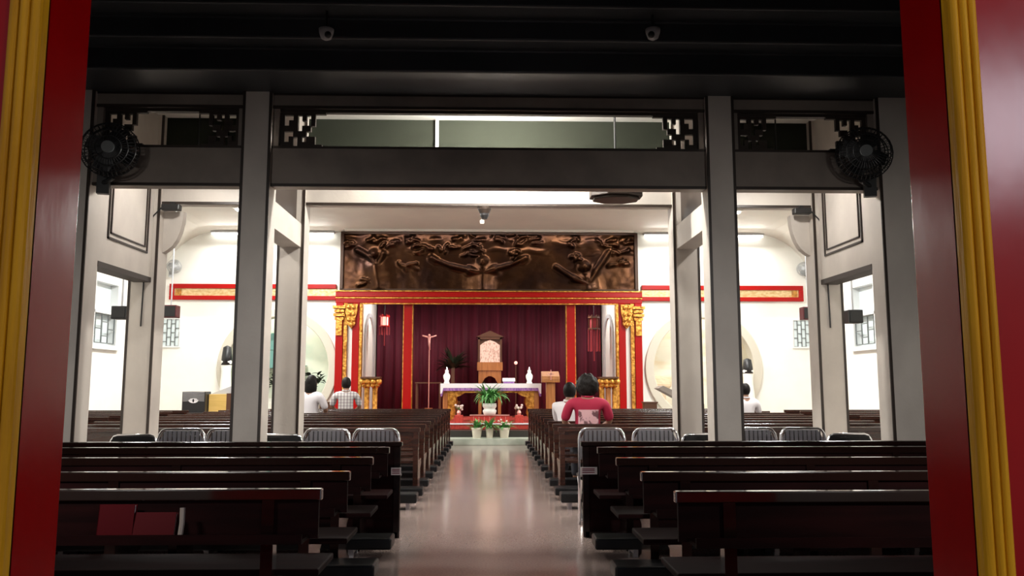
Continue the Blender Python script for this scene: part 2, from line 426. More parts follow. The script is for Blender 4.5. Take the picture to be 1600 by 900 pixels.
for s_ in (-1, 1):                      # beams and panels joining the two frames
    xa, xb = s_*2.14, s_*2.36
    struct('portal_side_beam', MB().box(xa, xb, YF+.2, YR-.06, 2.90, 3.17), 'post')
    struct('portal_side_board', MB().box(s_*2.2, s_*2.3, YF+.2, YR-.06, 3.17, 4.43), 'trim_dark')
    o = struct('portal_side_panel', MB().box(s_*3.80, s_*3.98, YF+.2, YR-.06, 2.52, 4.43), 'post')
    mo = MB(); xs = s_*3.80; ya, yb, za, zb = YF+.36, YR-.20, 2.80, 3.75
    for d, th in ((0, .02), (.06, .014)):
        A, B, C, D = ya+d, yb-d, za+d, zb-d
        for q in ((A, B, C, C+th), (A, B, D-th, D), (A, A+th, C, D), (B-th, B, C, D)): mo.box(xs-s_*.014, xs+s_*.004, *q)
    mo.build('panel_moulding', 'trim_dark', o)
    MB().box(s_*3.795, s_*3.985, YF+.2, YR-.06, 2.495, 2.55).build('edge_trim', 'trim_dark', o)
# dark carved fretwork in the transom corners
FRET = ["########", "#..#.#.#", "#.##...#", "####.##.", "#..###..", "#.#.#.##", "###.####"]
def fret(x, dirn, wd=.34):
    mb = MB(); rows = len(FRET); z0, z1 = 3.65, 4.03; cw = wd/8; ch = (z1-z0)/rows
    for r_, row in enumerate(FRET):
        for c, chh in enumerate(row):
            if chh == '#':
                a = x + dirn*c*cw; mb.box(a, a+dirn*cw*1.02, YF+.05, YF+.09, z1-(r_+1)*ch-.002, z1-r_*ch+.002)
    mb.box(x+dirn*wd, x+dirn*(wd+.10), YF+.05, YF+.09, z1-.045, z1)
    mb.box(x+dirn*wd, x+dirn*(wd+.07), YF+.05, YF+.09, z0, z0+.03)
    return mb
FL = {(0, 0): 'left end of the left transom', (0, 1): 'right end of the left transom', (1, 0): 'left end of the wide central transom', (1, 1): 'right end of the wide central transom', (2, 0): 'left end of the right transom', (2, 1): 'right end of the right transom'}
for i, (a, b) in enumerate(BAYS):
    ft = MB().box(a+.06, b-.06, YF+.04, YF+.10, 4.0, 4.03).box(a+.06, b-.06, YF+.04, YF+.10, 3.64, 3.66)
    struct('trim_transom_frame', ft, 'trim_dark')
    for j, (x, dn) in enumerate(((a+.06, 1), (b-.06, -1))):
        o = fret(x, dn, .34 if i == 1 else .30).build('carved_fretwork', 'trim_dark')
        tag(o, 'dark carved wooden fretwork bracket in the ' + FL[i, j], 'fretwork', 'fretwork brackets in the transoms')

# ------------------------------------------------------------------ red door frame with gilt moulding
YD = 2.0
def door(s_, name, x, g1, label):
    """deep red jamb: its inner reveal runs back from YD, a gilt moulding edges the front, a red board lies beyond it"""
    t = sroot(name, (s_*x, YD, 0), 0, label)
    w_ = s_*.95; m0, m1 = 0, s_*g1
    MB().box(0, w_, .02, .235, 0, 3.1).build('jamb', 'red_door', t, bevel=.004)
    g = MB(); n = 30; pts = []
    for i in range(n+1):
        u = i/n; h = .016*abs(math.sin(math.pi*3*u))**.5*(0.7 + .3*math.sin(math.pi*u)) + .004
        pts.append((m0 + (m1-m0)*u, -h))
    g.prism(pts + [(m1, .03), (m0, .03)], 'z', 0, 3.1)
    g.build('gilt_moulding', 'gold_wood', t)
    MB().box(m1, w_, .0, .03, 0, 3.1).build('panel', 'red_door', t, bevel=.004)
    return t
door(-1, 'door_1', 1.136, .082, 'red door jamb with gilt moulding at the left')
door(1, 'door_2', 1.197, .074, 'red door jamb with gilt moulding at the right')

# ------------------------------------------------------------------ back wall: beams, relief, sanctuary columns
for s_ in (-1, 1):
    a, b = s_*4.05, s_*8.4
    t = sroot('trim_red_beam_left' if s_ < 0 else 'trim_red_beam_right')
    MB().box(a, b, YB-.10, YB, 3.88, 4.0).box(a, b, YB-.10, YB, 3.58, 3.69).box(b-s_*.12, b, YB-.10, YB, 3.69, 3.88).build('beam', 'red', t, bevel=.01)
    MB().box(a, b-s_*.12, YB-.05, YB, 3.69, 3.88).build('gilt_panel', 'gold_pale', t)
    l = MB()
    for i in range(4): l.box(b-s_*(.16+.04*i), b-s_*(.18+.04*i), YB-.07, YB-.045, 3.70, 3.87)
    l.build('end_ribs', 'gold', t)
# main red beam over the sanctuary
t = sroot('trim_sanctuary_beam')
MB().box(-4.05, 4.05, YB-.16, YB, 3.66, 3.80).box(-4.05, 4.05, YB-.12, YB, 3.50, 3.62).build('beam', 'red', t, bevel=.015)
MB().box(-4.05, 4.05, YB-.13, YB, 3.625, 3.655).box(-3.4, 3.4, YB-.13, YB-.01, 3.475, 3.50).box(-4.05, 4.05, YB-.17, YB, 3.805, 3.83).build('gilt_line', 'gold', t)
def red_column(name, x0, x1, y0, y1, z0, z1, strips=True, cap=False):
    t = sroot(name)
    MB().box(x0, x1, y0, y1, z0, z1).build('shaft', 'red', t, bevel=.01)
    if strips:
        MB().box(x0-.018, x0, y0+.01, y1-.01, z0, z1).box(x1, x1+.018, y0+.01, y1-.01, z0, z1).build('gilt_edge', 'gold', t)
    if cap:
        c = MB()
        for k, (dz, ww) in enumerate(((0, .02), (.10, .05), (.2, .03), (.30, .07))):
            c.box(x0-ww, x1+ww, y0-.05-ww*.6, y1, z1-.45+dz, z1-.38+dz)
        c.box(x0+.02, x1-.02, y0-.05, y0, z1-.85, z1-.45)
        c.build('gilt_capital', 'gold', t)
    return t
for s_ in (-1, 1):
    a, b = sorted((s_*4.03, s_*3.84)); red_column('sanctuary_outer_column', a, b, YB-.14, YB, 0, 3.5, False, True)
    MB().box(s_*3.83, s_*3.74, YB-.10, YB, 0, 3.66).build('trim_gilt_strip', 'gold', kind='structure')
    a, b = sorted((s_*3.60, s_*3.42)); red_column('sanctuary_inner_column', a, b, YB-.12, YB+.1, .0, 3.5, False, False)
    MB().box(s_*3.415, s_*3.35, YB-.10, YB+.12, .45, 3.48).build('trim_gilt_jamb', 'gold', kind='structure')
    a, b = sorted((s_*2.27, s_*2.05)); red_column('sanctuary_post', a, b, YB+.02, YB+.24, .45, 3.5)
    # carved scroll bracket under the beam
    br = MB()
    cx = s_*3.62
    br.prism([(cx-.16, 3.47), (cx+.16, 3.47), (cx+.15, 3.25), (cx+.09, 3.05), (cx+.11, 2.95), (cx, 2.83), (cx-.11, 2.95), (cx-.09, 3.05), (cx-.15, 3.25)], 'y', YB-.2, YB-.12)
    for dz in (3.38, 3.2, 3.05): br.ball((cx-.06, YB-.2, dz), .055); br.ball((cx+.06, YB-.2, dz), .055)
    br.ball((cx, YB-.2, 2.93), .06)
    o = br.build('carved_bracket', 'gold'); tag(o, 'gilded carved bracket under the red beam at the %s of the sanctuary' % ('left' if s_ < 0 else 'right'), 'bracket', 'carved brackets of the sanctuary')

# bronze relief panel
t = thing('bronze_relief', 'long brown bronze relief with outstretched figures above the red sanctuary beam', 'relief', (0, YB-.04, 3.84))
def px2(px, py):
    p = at(px, py, YB); return (p.x, p.z)
CAPS = []       # capsules (a, b, r, h)
def cap(p, q, r, h): CAPS.append((px2(*p), px2(*q), r, h))
# centre figure
cap((680,407),(705,417),.05,.11); cap((705,417),(735,424),.065,.12); cap((735,424),(752,428),.12,.16); cap((815,407),(795,416),.05,.11); cap((795,416),(772,422),.065,.12); cap((772,422),(757,427),.12,.16)
cap((754,412),(754,410),.14,.2); cap((754,425),(754,455),.26,.15); cap((675,404),(682,408),.08,.1); cap((814,408),(821,404),.08,.1)
# left figure
cap((560,392),(578,402),.07,.12); cap((578,402),(588,415),.09,.14); cap((600,398),(592,415),.08,.13); cap((585,400),(585,399),.12,.18); cap((588,418),(592,450),.24,.13)
# right figure
cap((868,418),(895,436),.06,.14); cap((895,436),(915,445),.09,.16); cap((950,395),(930,425),.06,.14); cap((930,425),(920,442),.08,.15); cap((912,419),(912,418),.13,.2); cap((915,440),(918,452),.24,.13)
rr = random.Random(4)
for (a, b, c) in ((720,740,376),(735,775,384),(770,800,372),(790,830,380),(812,838,372),(545,556,383),(575,592,374),(604,616,384),(638,655,375),(650,662,388),(890,905,378),(935,955,380),(965,985,378),(892,896,403),(690,712,391),(728,745,396),(800,808,395),(560,570,440),(632,650,420),(955,985,398),(965,968,412)):
    for k in range(4):          # each cloud is a few small curled ridges
        x = rr.uniform(a-4, b+4); y = c + rr.uniform(-5, 5); q = rr.uniform(0, 6.28); pr = (x, y)
        for m_ in range(3):
            q += rr.uniform(-.9, .9); nx_ = (pr[0] + 5*math.cos(q), pr[1] + 2.2*math.sin(q)); cap(pr, nx_, rr.uniform(.03, .05), rr.uniform(.04, .09)); pr = nx_
rx0, rx1, rz0, rz1 = -3.88, 3.88, 3.86, 5.36
nx, nz = 300, 66
bm = bmesh.new(); G = []
for j in range(nz+1):
    row = []
    for i in range(nx+1):
        x = rx0 + (rx1-rx0)*i/nx; z = rz0 + (rz1-rz0)*j/nz; h = 0
        for (ax, az), (bx, bz), r, hh in CAPS:
            dx, dz = bx-ax, bz-az; L = dx*dx+dz*dz
            tt = 0 if L < 1e-9 else max(0, min(1, ((x-ax)*dx+(z-az)*dz)/L))
            d2 = ((x-ax-dx*tt)**2 + (z-az-dz*tt)**2)/(r*r)
            if d2 < 4: h = max(h, 1.5*hh*math.exp(-d2*1.1))
        h += .022*mn.noise((x*1.5, z*2.0, 3)) + .006*mn.noise((x*6, z*7, 9))
        if j > nz*.62: h += .06*max(0, mn.noise((x*2.4, z*5, 1)))
        row.append(bm.verts.new((x, -max(-.02, h)-.03, z-3.84)))
    G.append(row)
for j in range(nz):
    for i in range(nx): bm.faces.new((G[j][i], G[j][i+1], G[j+1][i+1], G[j+1][i]))
me = bpy.data.meshes.new('relief'); bm.to_mesh(me); bm.free()
obj('relief_surface', me, 'bronze', t, smooth=True)
f = MB()
for q in ((-3.95, 3.95, 0, .035), (-3.95, 3.95, 1.51, 1.56), (-3.95, -3.87, .02, 1.52), (3.87, 3.95, .02, 1.52)): f.box(q[0], q[1], -.12, .04, q[2], q[3])
f.box(-3.9, 3.9, 0, .03, .02, 1.52)
f.build('relief_frame', 'bronze_edge', t)

# pleated curtain
bm = bmesh.new(); n = 420; prev = None
for i in range(n+1):
    x = -3.34 + 6.68*i/n; y = 24.3 + .045*math.sin(x*17 + 1.5*math.sin(x*2.1)) + .012*math.sin(x*41)
    a = bm.verts.new((x, y, .46)); b = bm.verts.new((x, y - .01, 3.86))
    if prev: bm.faces.new((prev[0], a, b, prev[1]))
    prev = (a, b)
me = bpy.data.meshes.new('curtain'); bm.to_mesh(me); bm.free()
o = obj('curtain', me, 'curtain', smooth=True); tag(o, 'pleated maroon curtain hanging across the back of the sanctuary', 'curtain')
sm = o.modifiers.new('thick', 'SOLIDIFY'); sm.thickness = .008

# ------------------------------------------------------------------ lights: fixtures of the place and added fills
def nave_fixture(x, y, label):
    t = thing('ceiling_light', label, 'ceiling light', (x, y, ZC), 0, 'fluorescent ceiling lights of the nave')
    MB().box(-.65, .65, -.13, .13, -.07, 0).build('housing', 'white', t, bevel=.01)
    for d in (-.06, .06): MB().tube([(-.6, d, -.09), (.6, d, -.09)], .016).build('tube', 'glow', t)
    lamp('ceiling_light_glow', 'AREA', (0, 0, -.13), P_NAVE, (1, .985, .95), 1.2, .22, parent=t)
for y, wd in ((11.6, 'nearest the portal'), (15.0, 'halfway down the nave'), (18.4, 'nearest the sanctuary')):
    for s_, sd in ((-1, 'left'), (1, 'right')):
        nave_fixture(s_*5.2, y, 'white fluorescent ceiling light on the %s %s' % (sd, wd))
for s_, sd in ((-1, 'left'), (1, 'right')):
    xm = s_*5.75
    t = thing('wall_tube_light', 'long fluorescent tube along the top of the white back wall on the %s' % sd, 'tube light', (xm, YB-.12, 5.36), 0, 'tube lights above the back wall')
    MB().box(-1.62, 1.62, -.06, .1, 0, .05).build('housing', 'greyplast', t)
    MB().tube([(-1.6, 0, -.03), (1.6, 0, -.03)], .02).build('tube', 'glow', t)
    lamp('wall_tube_glow', 'AREA', (0, -.35, -.07), P_WALL, (1, .99, .96), 3.1, .1, rot=(R(-25), 0, 0), parent=t)
t = thing('vestibule_lamp', 'white dome lamp on the ceiling between the two portal frames', 'lamp', (.1, 8.15, 4.43))
MB().lathe([(.16, -.02), (.16, 0), (.02, 0)], seg=24).build('lamp_base', 'white', t)
MB().ball((0, 0, -.03), .13, (1, 1, .5), 18).build('lamp_glass', 'glowlamp', t, smooth=True)
lamp('vestibule_glow', 'POINT', (0, 0, -.20), P_VEST, (1, .96, .90), .08, parent=t)
# bare area light under the recess ceiling, added to brighten altar and curtain
lamp('sanctuary_fill', 'AREA', (0, 22.2, 3.82), P_APSE, (1, .86, .74), 4.5, .3, rot=(R(12), 0, 0))
# lamps on the inside of the door wall, shining into the narthex
for s_, sd in ((-1, 'left'), (1, 'right')):
    t = thing('wall_lamp', 'white wall lamp inside the narthex on the %s of the door' % sd, 'lamp', (s_*2.7, 2.27, 2.6), 0, 'narthex wall lamps')
    MB().box(-.25, .25, 0, .05, -.06, .06).prism([(0, .06), (.22, .02), (.22, .04), (0, .08)], 'x', -.27, .27).build('housing', 'white', t)
    MB().tube([(-.23, .09, .0), (.23, .09, .0)], .02).build('tube', 'glow', t)
    lamp('wall_lamp_glow', 'AREA', (0, .14, -.02), P_HALL, (1, .95, .90), .45, .12, rot=(R(62), 0, 0), parent=t, spread=R(95))
for s_, sd in ((-1, 'left'), (1, 'right')):
    t = thing('side_bay_fill', 'dark conical lamp added to light the %s side bay between the portal frames' % sd, 'lamp', (s_*3.05, 8.35, 3.6), 0, 'added lamps of the side bays')  # unseen fill lamp added for the side bay; opaque shade keeps its top dark
    MB().tube([(0, 0, .1), (0, 0, .83)], .008).build('cord', 'black', t)
    MB().lathe([(.03, .12), (.05, .10), (.17, -.02), (.165, -.02), (.045, .09), (.02, .10)], seg=24).build('shade', 'trim_dark', t)
    MB().ball((0, 0, .03), .035, (1, 1, 1.2), 14).build('bulb', 'glowlamp', t, smooth=True)
    lamp('side_bay_glow', 'POINT', (0, 0, -.03), P_SIDE, (1, .95, .89), .05, parent=t)
    # unseen wash light, added to whiten the side wall of the sanctuary recess
    t = thing('added_wash_light', 'small white fill light added on the %s of the sanctuary ceiling' % sd, 'lamp', (s_*2.35, 22.7, 3.9), 0, 'added sanctuary fill lights')
    MB().box(-.1, .1, -.3, .3, -.08, 0).build('housing', 'white', t)
    lamp('wash_glow', 'AREA', (0, 0, -.12), P_WASH, (1, .95, .92), .5, .12, rot=(0, R(-50)*s_, 0), parent=t)
    t = thing('altar_fill_spot', 'black spotlight added on the nave ceiling to brighten the altar from the %s' % sd, 'spotlight', (s_*1.6, 16.2, ZC), 0, 'added altar spotlights')  # added out of view to brighten the altar and its candles
    MB().tube([(0, 0, 0), (0, 0, -.12)], .02).tube([(0, -.06, -.2), (0, .08, -.28)], .06, 14).build('housing', 'black', t)
    sp = lamp('spot_glow', 'SPOT', (0, .1, -.3), P_SPOT, (1, .93, .86), .05, parent=t); sp.data.spot_size = R(46); sp.data.spot_blend = .6
    d_ = Vector((-s_*1.1, 4.8, -4.0)); sp.rotation_euler = d_.to_track_quat('-Z', 'Y').to_euler()
t = thing('relief_light', 'slim white picture light running along the top of the bronze relief', 'picture light', (0, YB-.42, ZC-.002))
MB().box(-3.8, 3.8, -.05, .05, -.05, 0).build('housing', 'white', t)
lamp('relief_glow', 'AREA', (0, 0, -.07), P_RELIEF, (1, .95, .9), 7.4, .06, rot=(R(14), 0, 0), parent=t)
# unseen lamp box behind the viewer, added for the sheen on the red panel
t = thing('door_sheen_lamp', 'white lit lamp box added outside behind the viewer for the door sheen', 'lamp', (3.9, -1.9, 3.3))
MB().box(-.55, .55, -.1, 0, -.45, .45).build('housing', 'white', t)
MB().box(-.52, .52, 0, .01, -.42, .42).build('diffuser', 'glow', t)
lamp('door_sheen_glow', 'AREA', (0, .04, 0), P_SHEEN, (.86, .84, 1), 1.0, .8, rot=(R(90), 0, 0), parent=t)
MB().tube([(0, -.05, -.45), (0, -.05, -3.3)], .04).build('post', 'black', t)

# ------------------------------------------------------------------ pews
def make_pew(name, length, sgn, m, inset, label, cat, loc, shelf=True, kn=True):
    """inner (aisle) end at x=0, running outwards in direction sgn; back towards the doors at y=0"""
    t = thing(name, label, cat, loc)
    L = sgn*length
    MB().box(0, L, -.03, .022, .785, .84).build('top_rail', 'pew_rail' if m == 'pew' else m, t, bevel=.006)
    MB().box(sgn*.015, L-sgn*.015, -.012, .014, .60, .786).build('back_panel', 'pew_panel' if m == 'pew' else m, t)
    MB().box(sgn*.02, L-sgn*.02, .05, .45, .405, .44).build('seat', 'pew_panel' if m == 'pew' else m, t, bevel=.008)
    n = max(2, int(round(length/1.5))+1)
    xs = [inset + (length-2*inset)*i/(n-1) for i in range(n)]
    for x in xs:
        a = sgn*x
        MB().prism([(-.02, 0), (.43, 0), (.43, .07), (.30, .12), (.30, .33), (.43, .38), (.44, .41), (.05, .41), (.035, .79), (-.028, .79), (-.03, .3)], 'x', a-.03, a+.03).build('support', m, t)
    if shelf:
        MB().box(sgn*.06, L-sgn*.06, -.17, -.012, .60, .618).box(sgn*.06, L-sgn*.06, -.17, -.155, .618, .645).build('book_shelf', 'pew_panel' if m == 'pew' else m, t)
    if kn:
        k = MB().box(-sgn*.06, L, -.29, -.04, .06, .15).build('kneeler', 'pad', t, bevel=.015)
        ft = MB()
        for x in xs:
            a = sgn*x; ft.box(a-.02, a+.02, -.28, -.02, .03, .065).box(a-.02, a+.02, -.27, -.23, 0, .03).box(a-.02, a+.02, -.09, -.05, 0, .03)
        ft.build('kneeler_bracket', 'slat', k)
    return t
ORD = ['first', 'second', 'third', 'fourth', 'fifth', 'sixth', 'seventh', 'eighth', 'ninth', 'tenth']
for s_, sd, ys, xe in ((-1, 'left', (4.17, 4.99, 5.96, 6.92), .83), (1, 'right', (4.02, 4.91, 5.86, 6.87), .90)):
    first = None
    for i, y in enumerate(ys):
        lb = 'dark glossy pew %s of the aisle, %s row from the doors' % (sd, ORD[i])
        x = s_*xe
        if first is None: first = make_pew('pew', 3.9, s_, 'pew', .26, lb, 'pew', (x, y, 0)); first['group'] = 'pews before the portal'
        else: dup(first, (x, y, 0), None, lb, 'pews before the portal')
for s_, sd in ((-1, 'left'), (1, 'right')):
    first = None; sfirst = None
    for i in range(10):
        y = 10.05 + .885*i
        lb = 'long brown pew %s of the aisle, %s row past the portal' % (sd, ORD[i])
        if first is None: first = make_pew('pew', 4.75, s_, 'pew_brown', .05, lb, 'pew', (s_*.84, y, 0), False); first['group'] = 'pews inside the nave'
        else: dup(first, (s_*.84, y, 0), None, lb, 'pews inside the nave')
    for i in range(9):
        y = 10.05 + .885*i
        lb = 'short brown pew by the %s wall, %s row past the portal' % (sd, ORD[i])
        if sfirst is None: sfirst = make_pew('pew', 2.1, s_, 'pew_brown', .05, lb, 'pew', (s_*6.2, y, 0), False); sfirst['group'] = 'pews along the side walls'
        else: dup(sfirst, (s_*6.2, y, 0), None, lb, 'pews along the side walls')

# solid dark screens closing the pews off before the portal, kneeling benches past it
for s_, sd, y, xi in ((-1, 'left', 7.50, .80), (1, 'right', 7.48, .845)):
    t = thing('wooden_screen', 'solid dark wooden screen %s of the aisle just before the portal posts' % sd, 'screen', (s_*xi, y, 0), 0, 'wooden screens before the portal')
    MB().box(0, s_*3.9, -.02, .02, .05, .80).build('panel', 'pew_panel', t)
    MB().box(-s_*.015, s_*3.9, -.035, .04, .80, .845).build('top_rail', 'pew', t, bevel=.01)
    MB().box(0, s_*.06, -.03, .03, 0, .80).build('end_post', 'pew', t, bevel=.006)
    MB().box(s_*.02, s_*3.9, -.03, .03, 0, .05).build('base_rail', 'pew', t)
    t = thing('kneeling_bench', 'low black kneeling bench %s of the aisle between the rear portal posts and aisle' % sd, 'kneeler', (s_*.79, 9.22, 0), 0, 'kneeling benches at the rear posts')
    MB().box(0, s_*1.2, -.12, .12, .07, .17).build('pad', 'pad', t, bevel=.015)
    MB().box(s_*.08, s_*.12, -.1, .1, 0, .07).build('foot', 'slat', t); MB().box(s_*1.05, s_*1.09, -.1, .1, 0, .07).build('foot', 'slat', t)
# notices on the pew ends, books in the near left rack
for px, py, sd, y in ((619, 736, 'left', 7.50), (920, 735, 'right', 7.48)):
    p = at(px, py, y-.03)
    t = thing('paper_notice', 'small pale paper notice stuck on the dark screen %s of the aisle' % sd, 'notice', (p.x, y-.031, p.z), 0, 'notices on the screens')
    w_ = .045 if sd == 'left' else .075
    MB().box(-w_, w_, -.004, 0, -.035, .03).build('paper', 'paper', t)
    l = MB()
    for q in (-.018, 0, .014): l.box(-w_*.8, w_*.7, -.006, -.003, q-.004, q+.004)
    l.build('printed_lines', 'ink', t)
for px, w_, h_, lean, lb in ((180, .17, .155, 8, 'wide red book leaning in the rack of the nearest left pew'), (240, .20, .115, 14, 'lower red book beside the wide red book in the left pew rack')):
    p = at(px, 815, 4.08)
    t = thing('hymn_book', lb, 'book', (p.x, 4.10, .619), 0, 'red books in the pew rack'); t.rotation_euler = (R(-lean), 0, 0)
    MB().box(-w_/2, w_/2, -.028, -.024, 0, h_).box(-w_/2, w_/2, .0, .004, 0, h_).box(-w_/2, -w_/2+.004, -.028, .004, 0, h_).build('cover', 'bookred', t)
    MB().box(-w_/2+.005, w_/2-.006, -.024, 0, .004, h_-.004).build('pages', 'paper', t)
p = at(285, 815, 4.08)
o = MB().tube([(0, 0, 0), (.004, .01, .07), (.0, .02, .14)], .013).build('rolled_leaflet', 'post_dark'); o.location = (p.x, 4.055, .622)
tag(o, 'pale rolled leaflet standing right of the red books in the pew rack', 'leaflet')

# ------------------------------------------------------------------ folding chairs behind the fifth pews
def chair(label, loc, top=.93, black=False, rz=0, group=None):
    t = thing('folding_chair', label, 'chair', loc, rz, group)
    w_ = .225; k = .07
    pts = [(-w_, -.17, 0), (-w_, .0, .44), (-w_, -.0, top-.10)]
    arc = [(-w_+k*(1-math.cos(R(a))), -.0, top-.10+.10*math.sin(R(a))) for a in (30, 60, 90)]
    pts = [(-w_, .02, 0), (-w_, .0, .44)] + [(-w_, -.01, top-.10)] + arc
    full = pts + [(-x, y, z) for x, y, z in pts[::-1]]
    MB().tube(full, .013, 8).build('back_frame', 'chrome', t, smooth=True)
    if black:
        MB().box(-w_+.02, w_-.02, -.02, .02, top-.34, top-.012).build('backrest', 'pad', t, bevel=.015)
    else:
        b = MB()
        b.prism([(-w_+.012, top-.30), (w_-.012, top-.30), (w_-.012, top-.11), (w_-k, top-.014), (-w_+k, top-.014), (-w_+.012, top-.11)], 'y', .002, .008)
        b.build('backrest', 'slat', t)
        s2 = MB()
        for i in range(9):
            x = -w_+.05 + (2*w_-.1)*i/8; s2.box(x-.006, x+.006, -.006, .002, top-.28, top-.02)
        s2.build('slats', 'chrome', t)
    MB().box(-w_+.01, w_-.01, .0, .40, .43, .46).build('seat', 'pad', t, bevel=.012)
    for x in (-w_+.03, w_-.03):
        MB().tube([(x, .05, .02), (x, .38, .44)], .011).build('leg', 'chrome', t)
        MB().tube([(x, .36, .01), (x, .04, .43)], .011).build('leg', 'chrome', t)
    return t
CH = [(284, False, 'slatted chrome folding chair left of the tall left portal post'), (360, False, 'slatted chrome folding chair half hidden by the left portal post'),
      (511, False, 'slatted chrome folding chair second from the aisle on the left'), (588, False, 'slatted chrome folding chair beside the aisle on the left'),
      (940, False, 'slatted chrome folding chair beside the aisle on the right'), (1024, False, 'slatted chrome folding chair second from the aisle on the right'),
      (1177, False, 'slatted chrome folding chair half hidden by the right portal post'), (1254, False, 'slatted chrome folding chair right of the tall right portal post'),
      (206, True, 'low black padded chair at the far left before the rear post'), (436, True, 'low black padded chair before the left rear post near the aisle'),
      (1102, True, 'low black padded chair before the right rear post near the aisle'), (1330, True, 'low black padded chair at the far right before the rear post')]
for px, bk, lb in CH:
    p = at(px, 680, 8.12)
    chair(lb, (p.x, 8.12 + (.05 if bk else 0), 0), .865 if bk else .925, bk, 0, 'black padded chairs' if bk else 'chrome folding chairs')

# ------------------------------------------------------------------ narthex fittings: fans and cameras
def wall_fan(label, loc, rz, sc=1, m='fan', group=None, side=1):
    t = thing('wall_fan', label, 'fan', loc, rz, group); t.scale = (sc, sc, sc)
    c = MB()
    for r_, y in ((.23, 0), (.205, -.05), (.205, .05), (.15, -.075), (.10, -.085), (.15, .07)):
        c.tube([(r_*math.cos(2*math.pi*k/28), y, r_*math.sin(2*math.pi*k/28)) for k in range(28)], .0055, 5, True)
    for k in range(40):
        a = 2*math.pi*k/40; u = Vector((math.cos(a), 0, math.sin(a)))
        c.tube([u*.05+Vector((0,-.09,0)), u*.15+Vector((0,-.077,0)), u*.205+Vector((0,-.05,0)), u*.23], .0035, 4)
        c.tube([u*.06+Vector((0,.075,0)), u*.15+Vector((0,.072,0)), u*.205+Vector((0,.05,0)), u*.23], .0035, 4)
    c.build('cage', m, t)
    b = MB()
    for k in range(4):
        a = R(90*k+20); rot = Matrix.Rotation(a, 4, 'Y')
        vs = [rot @ Vector(v) for v in ((.03,-.01,-.025),(.10,-.02,-.075),(.185,-.025,-.06),(.19,.02,.05),(.11,.02,.07),(.03,.01,.03))]
        q = [b.bm.verts.new(v) for v in vs]; q2 = [b.bm.verts.new(v+Vector((0,.006,0))) for v in vs]
        b.bm.faces.new(q); b.bm.faces.new(q2[::-1])
        for i in range(6): b.bm.faces.new((q[i], q2[i], q2[(i+1)%6], q[(i+1)%6]))
    b.build('blades', m, t)
    h = MB(); h.tube([(0,-.105,0),(0,-.08,0)], .05, 18); h.build('hub_badge', 'lattice' if m == 'fan' else m, t)
    MB().tube([(0,.04,0),(0,.17,0)], .065, 16).build('motor', m, t)
    MB().tube([(0,.13,-.03),(0,.16,-.20),(side*.08,.22,-.24)], .024, 8).box(side*.08-.05, side*.08+.05, .20, .26, -.33, -.14).build('wall_bracket', m, t)
    return t
p = at(172, 234, 7.36); wall_fan('black caged wall fan on the left portal post', (p.x, 7.36, p.z), R(14), 1.1, 'fan', 'black wall fans', -1)
p = at(1350, 240, 7.36); wall_fan('black caged wall fan on the right portal post', (p.x, 7.36, p.z), R(-14), 1.1, 'fan', 'black wall fans', 1)
for px, sd, q in ((510, 'left', 1), (1020, 'right', -1)):
    p = at(px, 46, 6.75)
    t = thing('security_camera', 'small white security camera hanging on the %s of the dark ceiling' % sd, 'camera', (p.x, 6.75, 4.57 if p.z < 4.57 else 4.7), 0, 'security cameras of the dark ceiling')
    dz = p.z - t.location.z
    MB().tube([(0, 0, 0), (0, 0, dz)], .012).build('stem', 'black', t)
    MB().lathe([(.02, -.095), (.045, -.08), (.062, -.03), (.066, 0), (.01, .003)], (0, 0, dz), 18).build('housing', 'greyplast', t, smooth=True)
    MB().ball((q*.022, -.04, dz-.065), .03).build('lens', 'black', t, smooth=True)
# camera under the rear lintel
p = at(757, 322, YR+.05)
t = thing('ceiling_speaker', 'small grey and black camera dome hung under the white rear lintel', 'camera', (p.x, YR+.05, 3.40))
MB().lathe([(.055, -.075), (.075, -.03), (.08, 0)], seg=20).build('mount', 'trim_dark', t)
MB().lathe([(.03, -.14), (.05, -.10), (.052, -.07)], seg=18).build('dome', 'black', t)
p2 = at(752, 347, YR+.05)
MB().box(-.05, -.005, -.02, .02, p2.z-3.40-.02, p2.z-3.40+.02).tube([(-.03, 0, -.14), (-.03, 0, p2.z-3.40+.02)], .006).build('indicator', 'white', t)
t.name = 'dome_camera'
# dark octagonal lantern plate in the vestibule
p = at(962, 303, 8.55)
t = thing('octagonal_lantern', 'dark brown octagonal hanging lantern right of centre before the rear lintel', 'lantern', (p.x, 8.55, p.z))
def octo(r, ry): return [(r*math.cos(R(22.5+45*k)), ry*math.sin(R(22.5+45*k))) for k in range(8)]
MB().prism(octo(.30, .22), 'z', -.045, .04).prism(octo(.26, .185), 'z', -.075, -.045).build('tray', 'trim_dark', t, bevel=.008)
MB().prism(octo(.26, .19), 'z', .04, .16).build('body', 'trim_dark', t)
MB().prism(octo(.32, .24), 'z', .16, .19).build('roof', 'trim_dark', t)
MB().tube([(0, 0, .19), (0, 0, 4.43-p.z)], .012).build('hanging_rod', 'black', t)
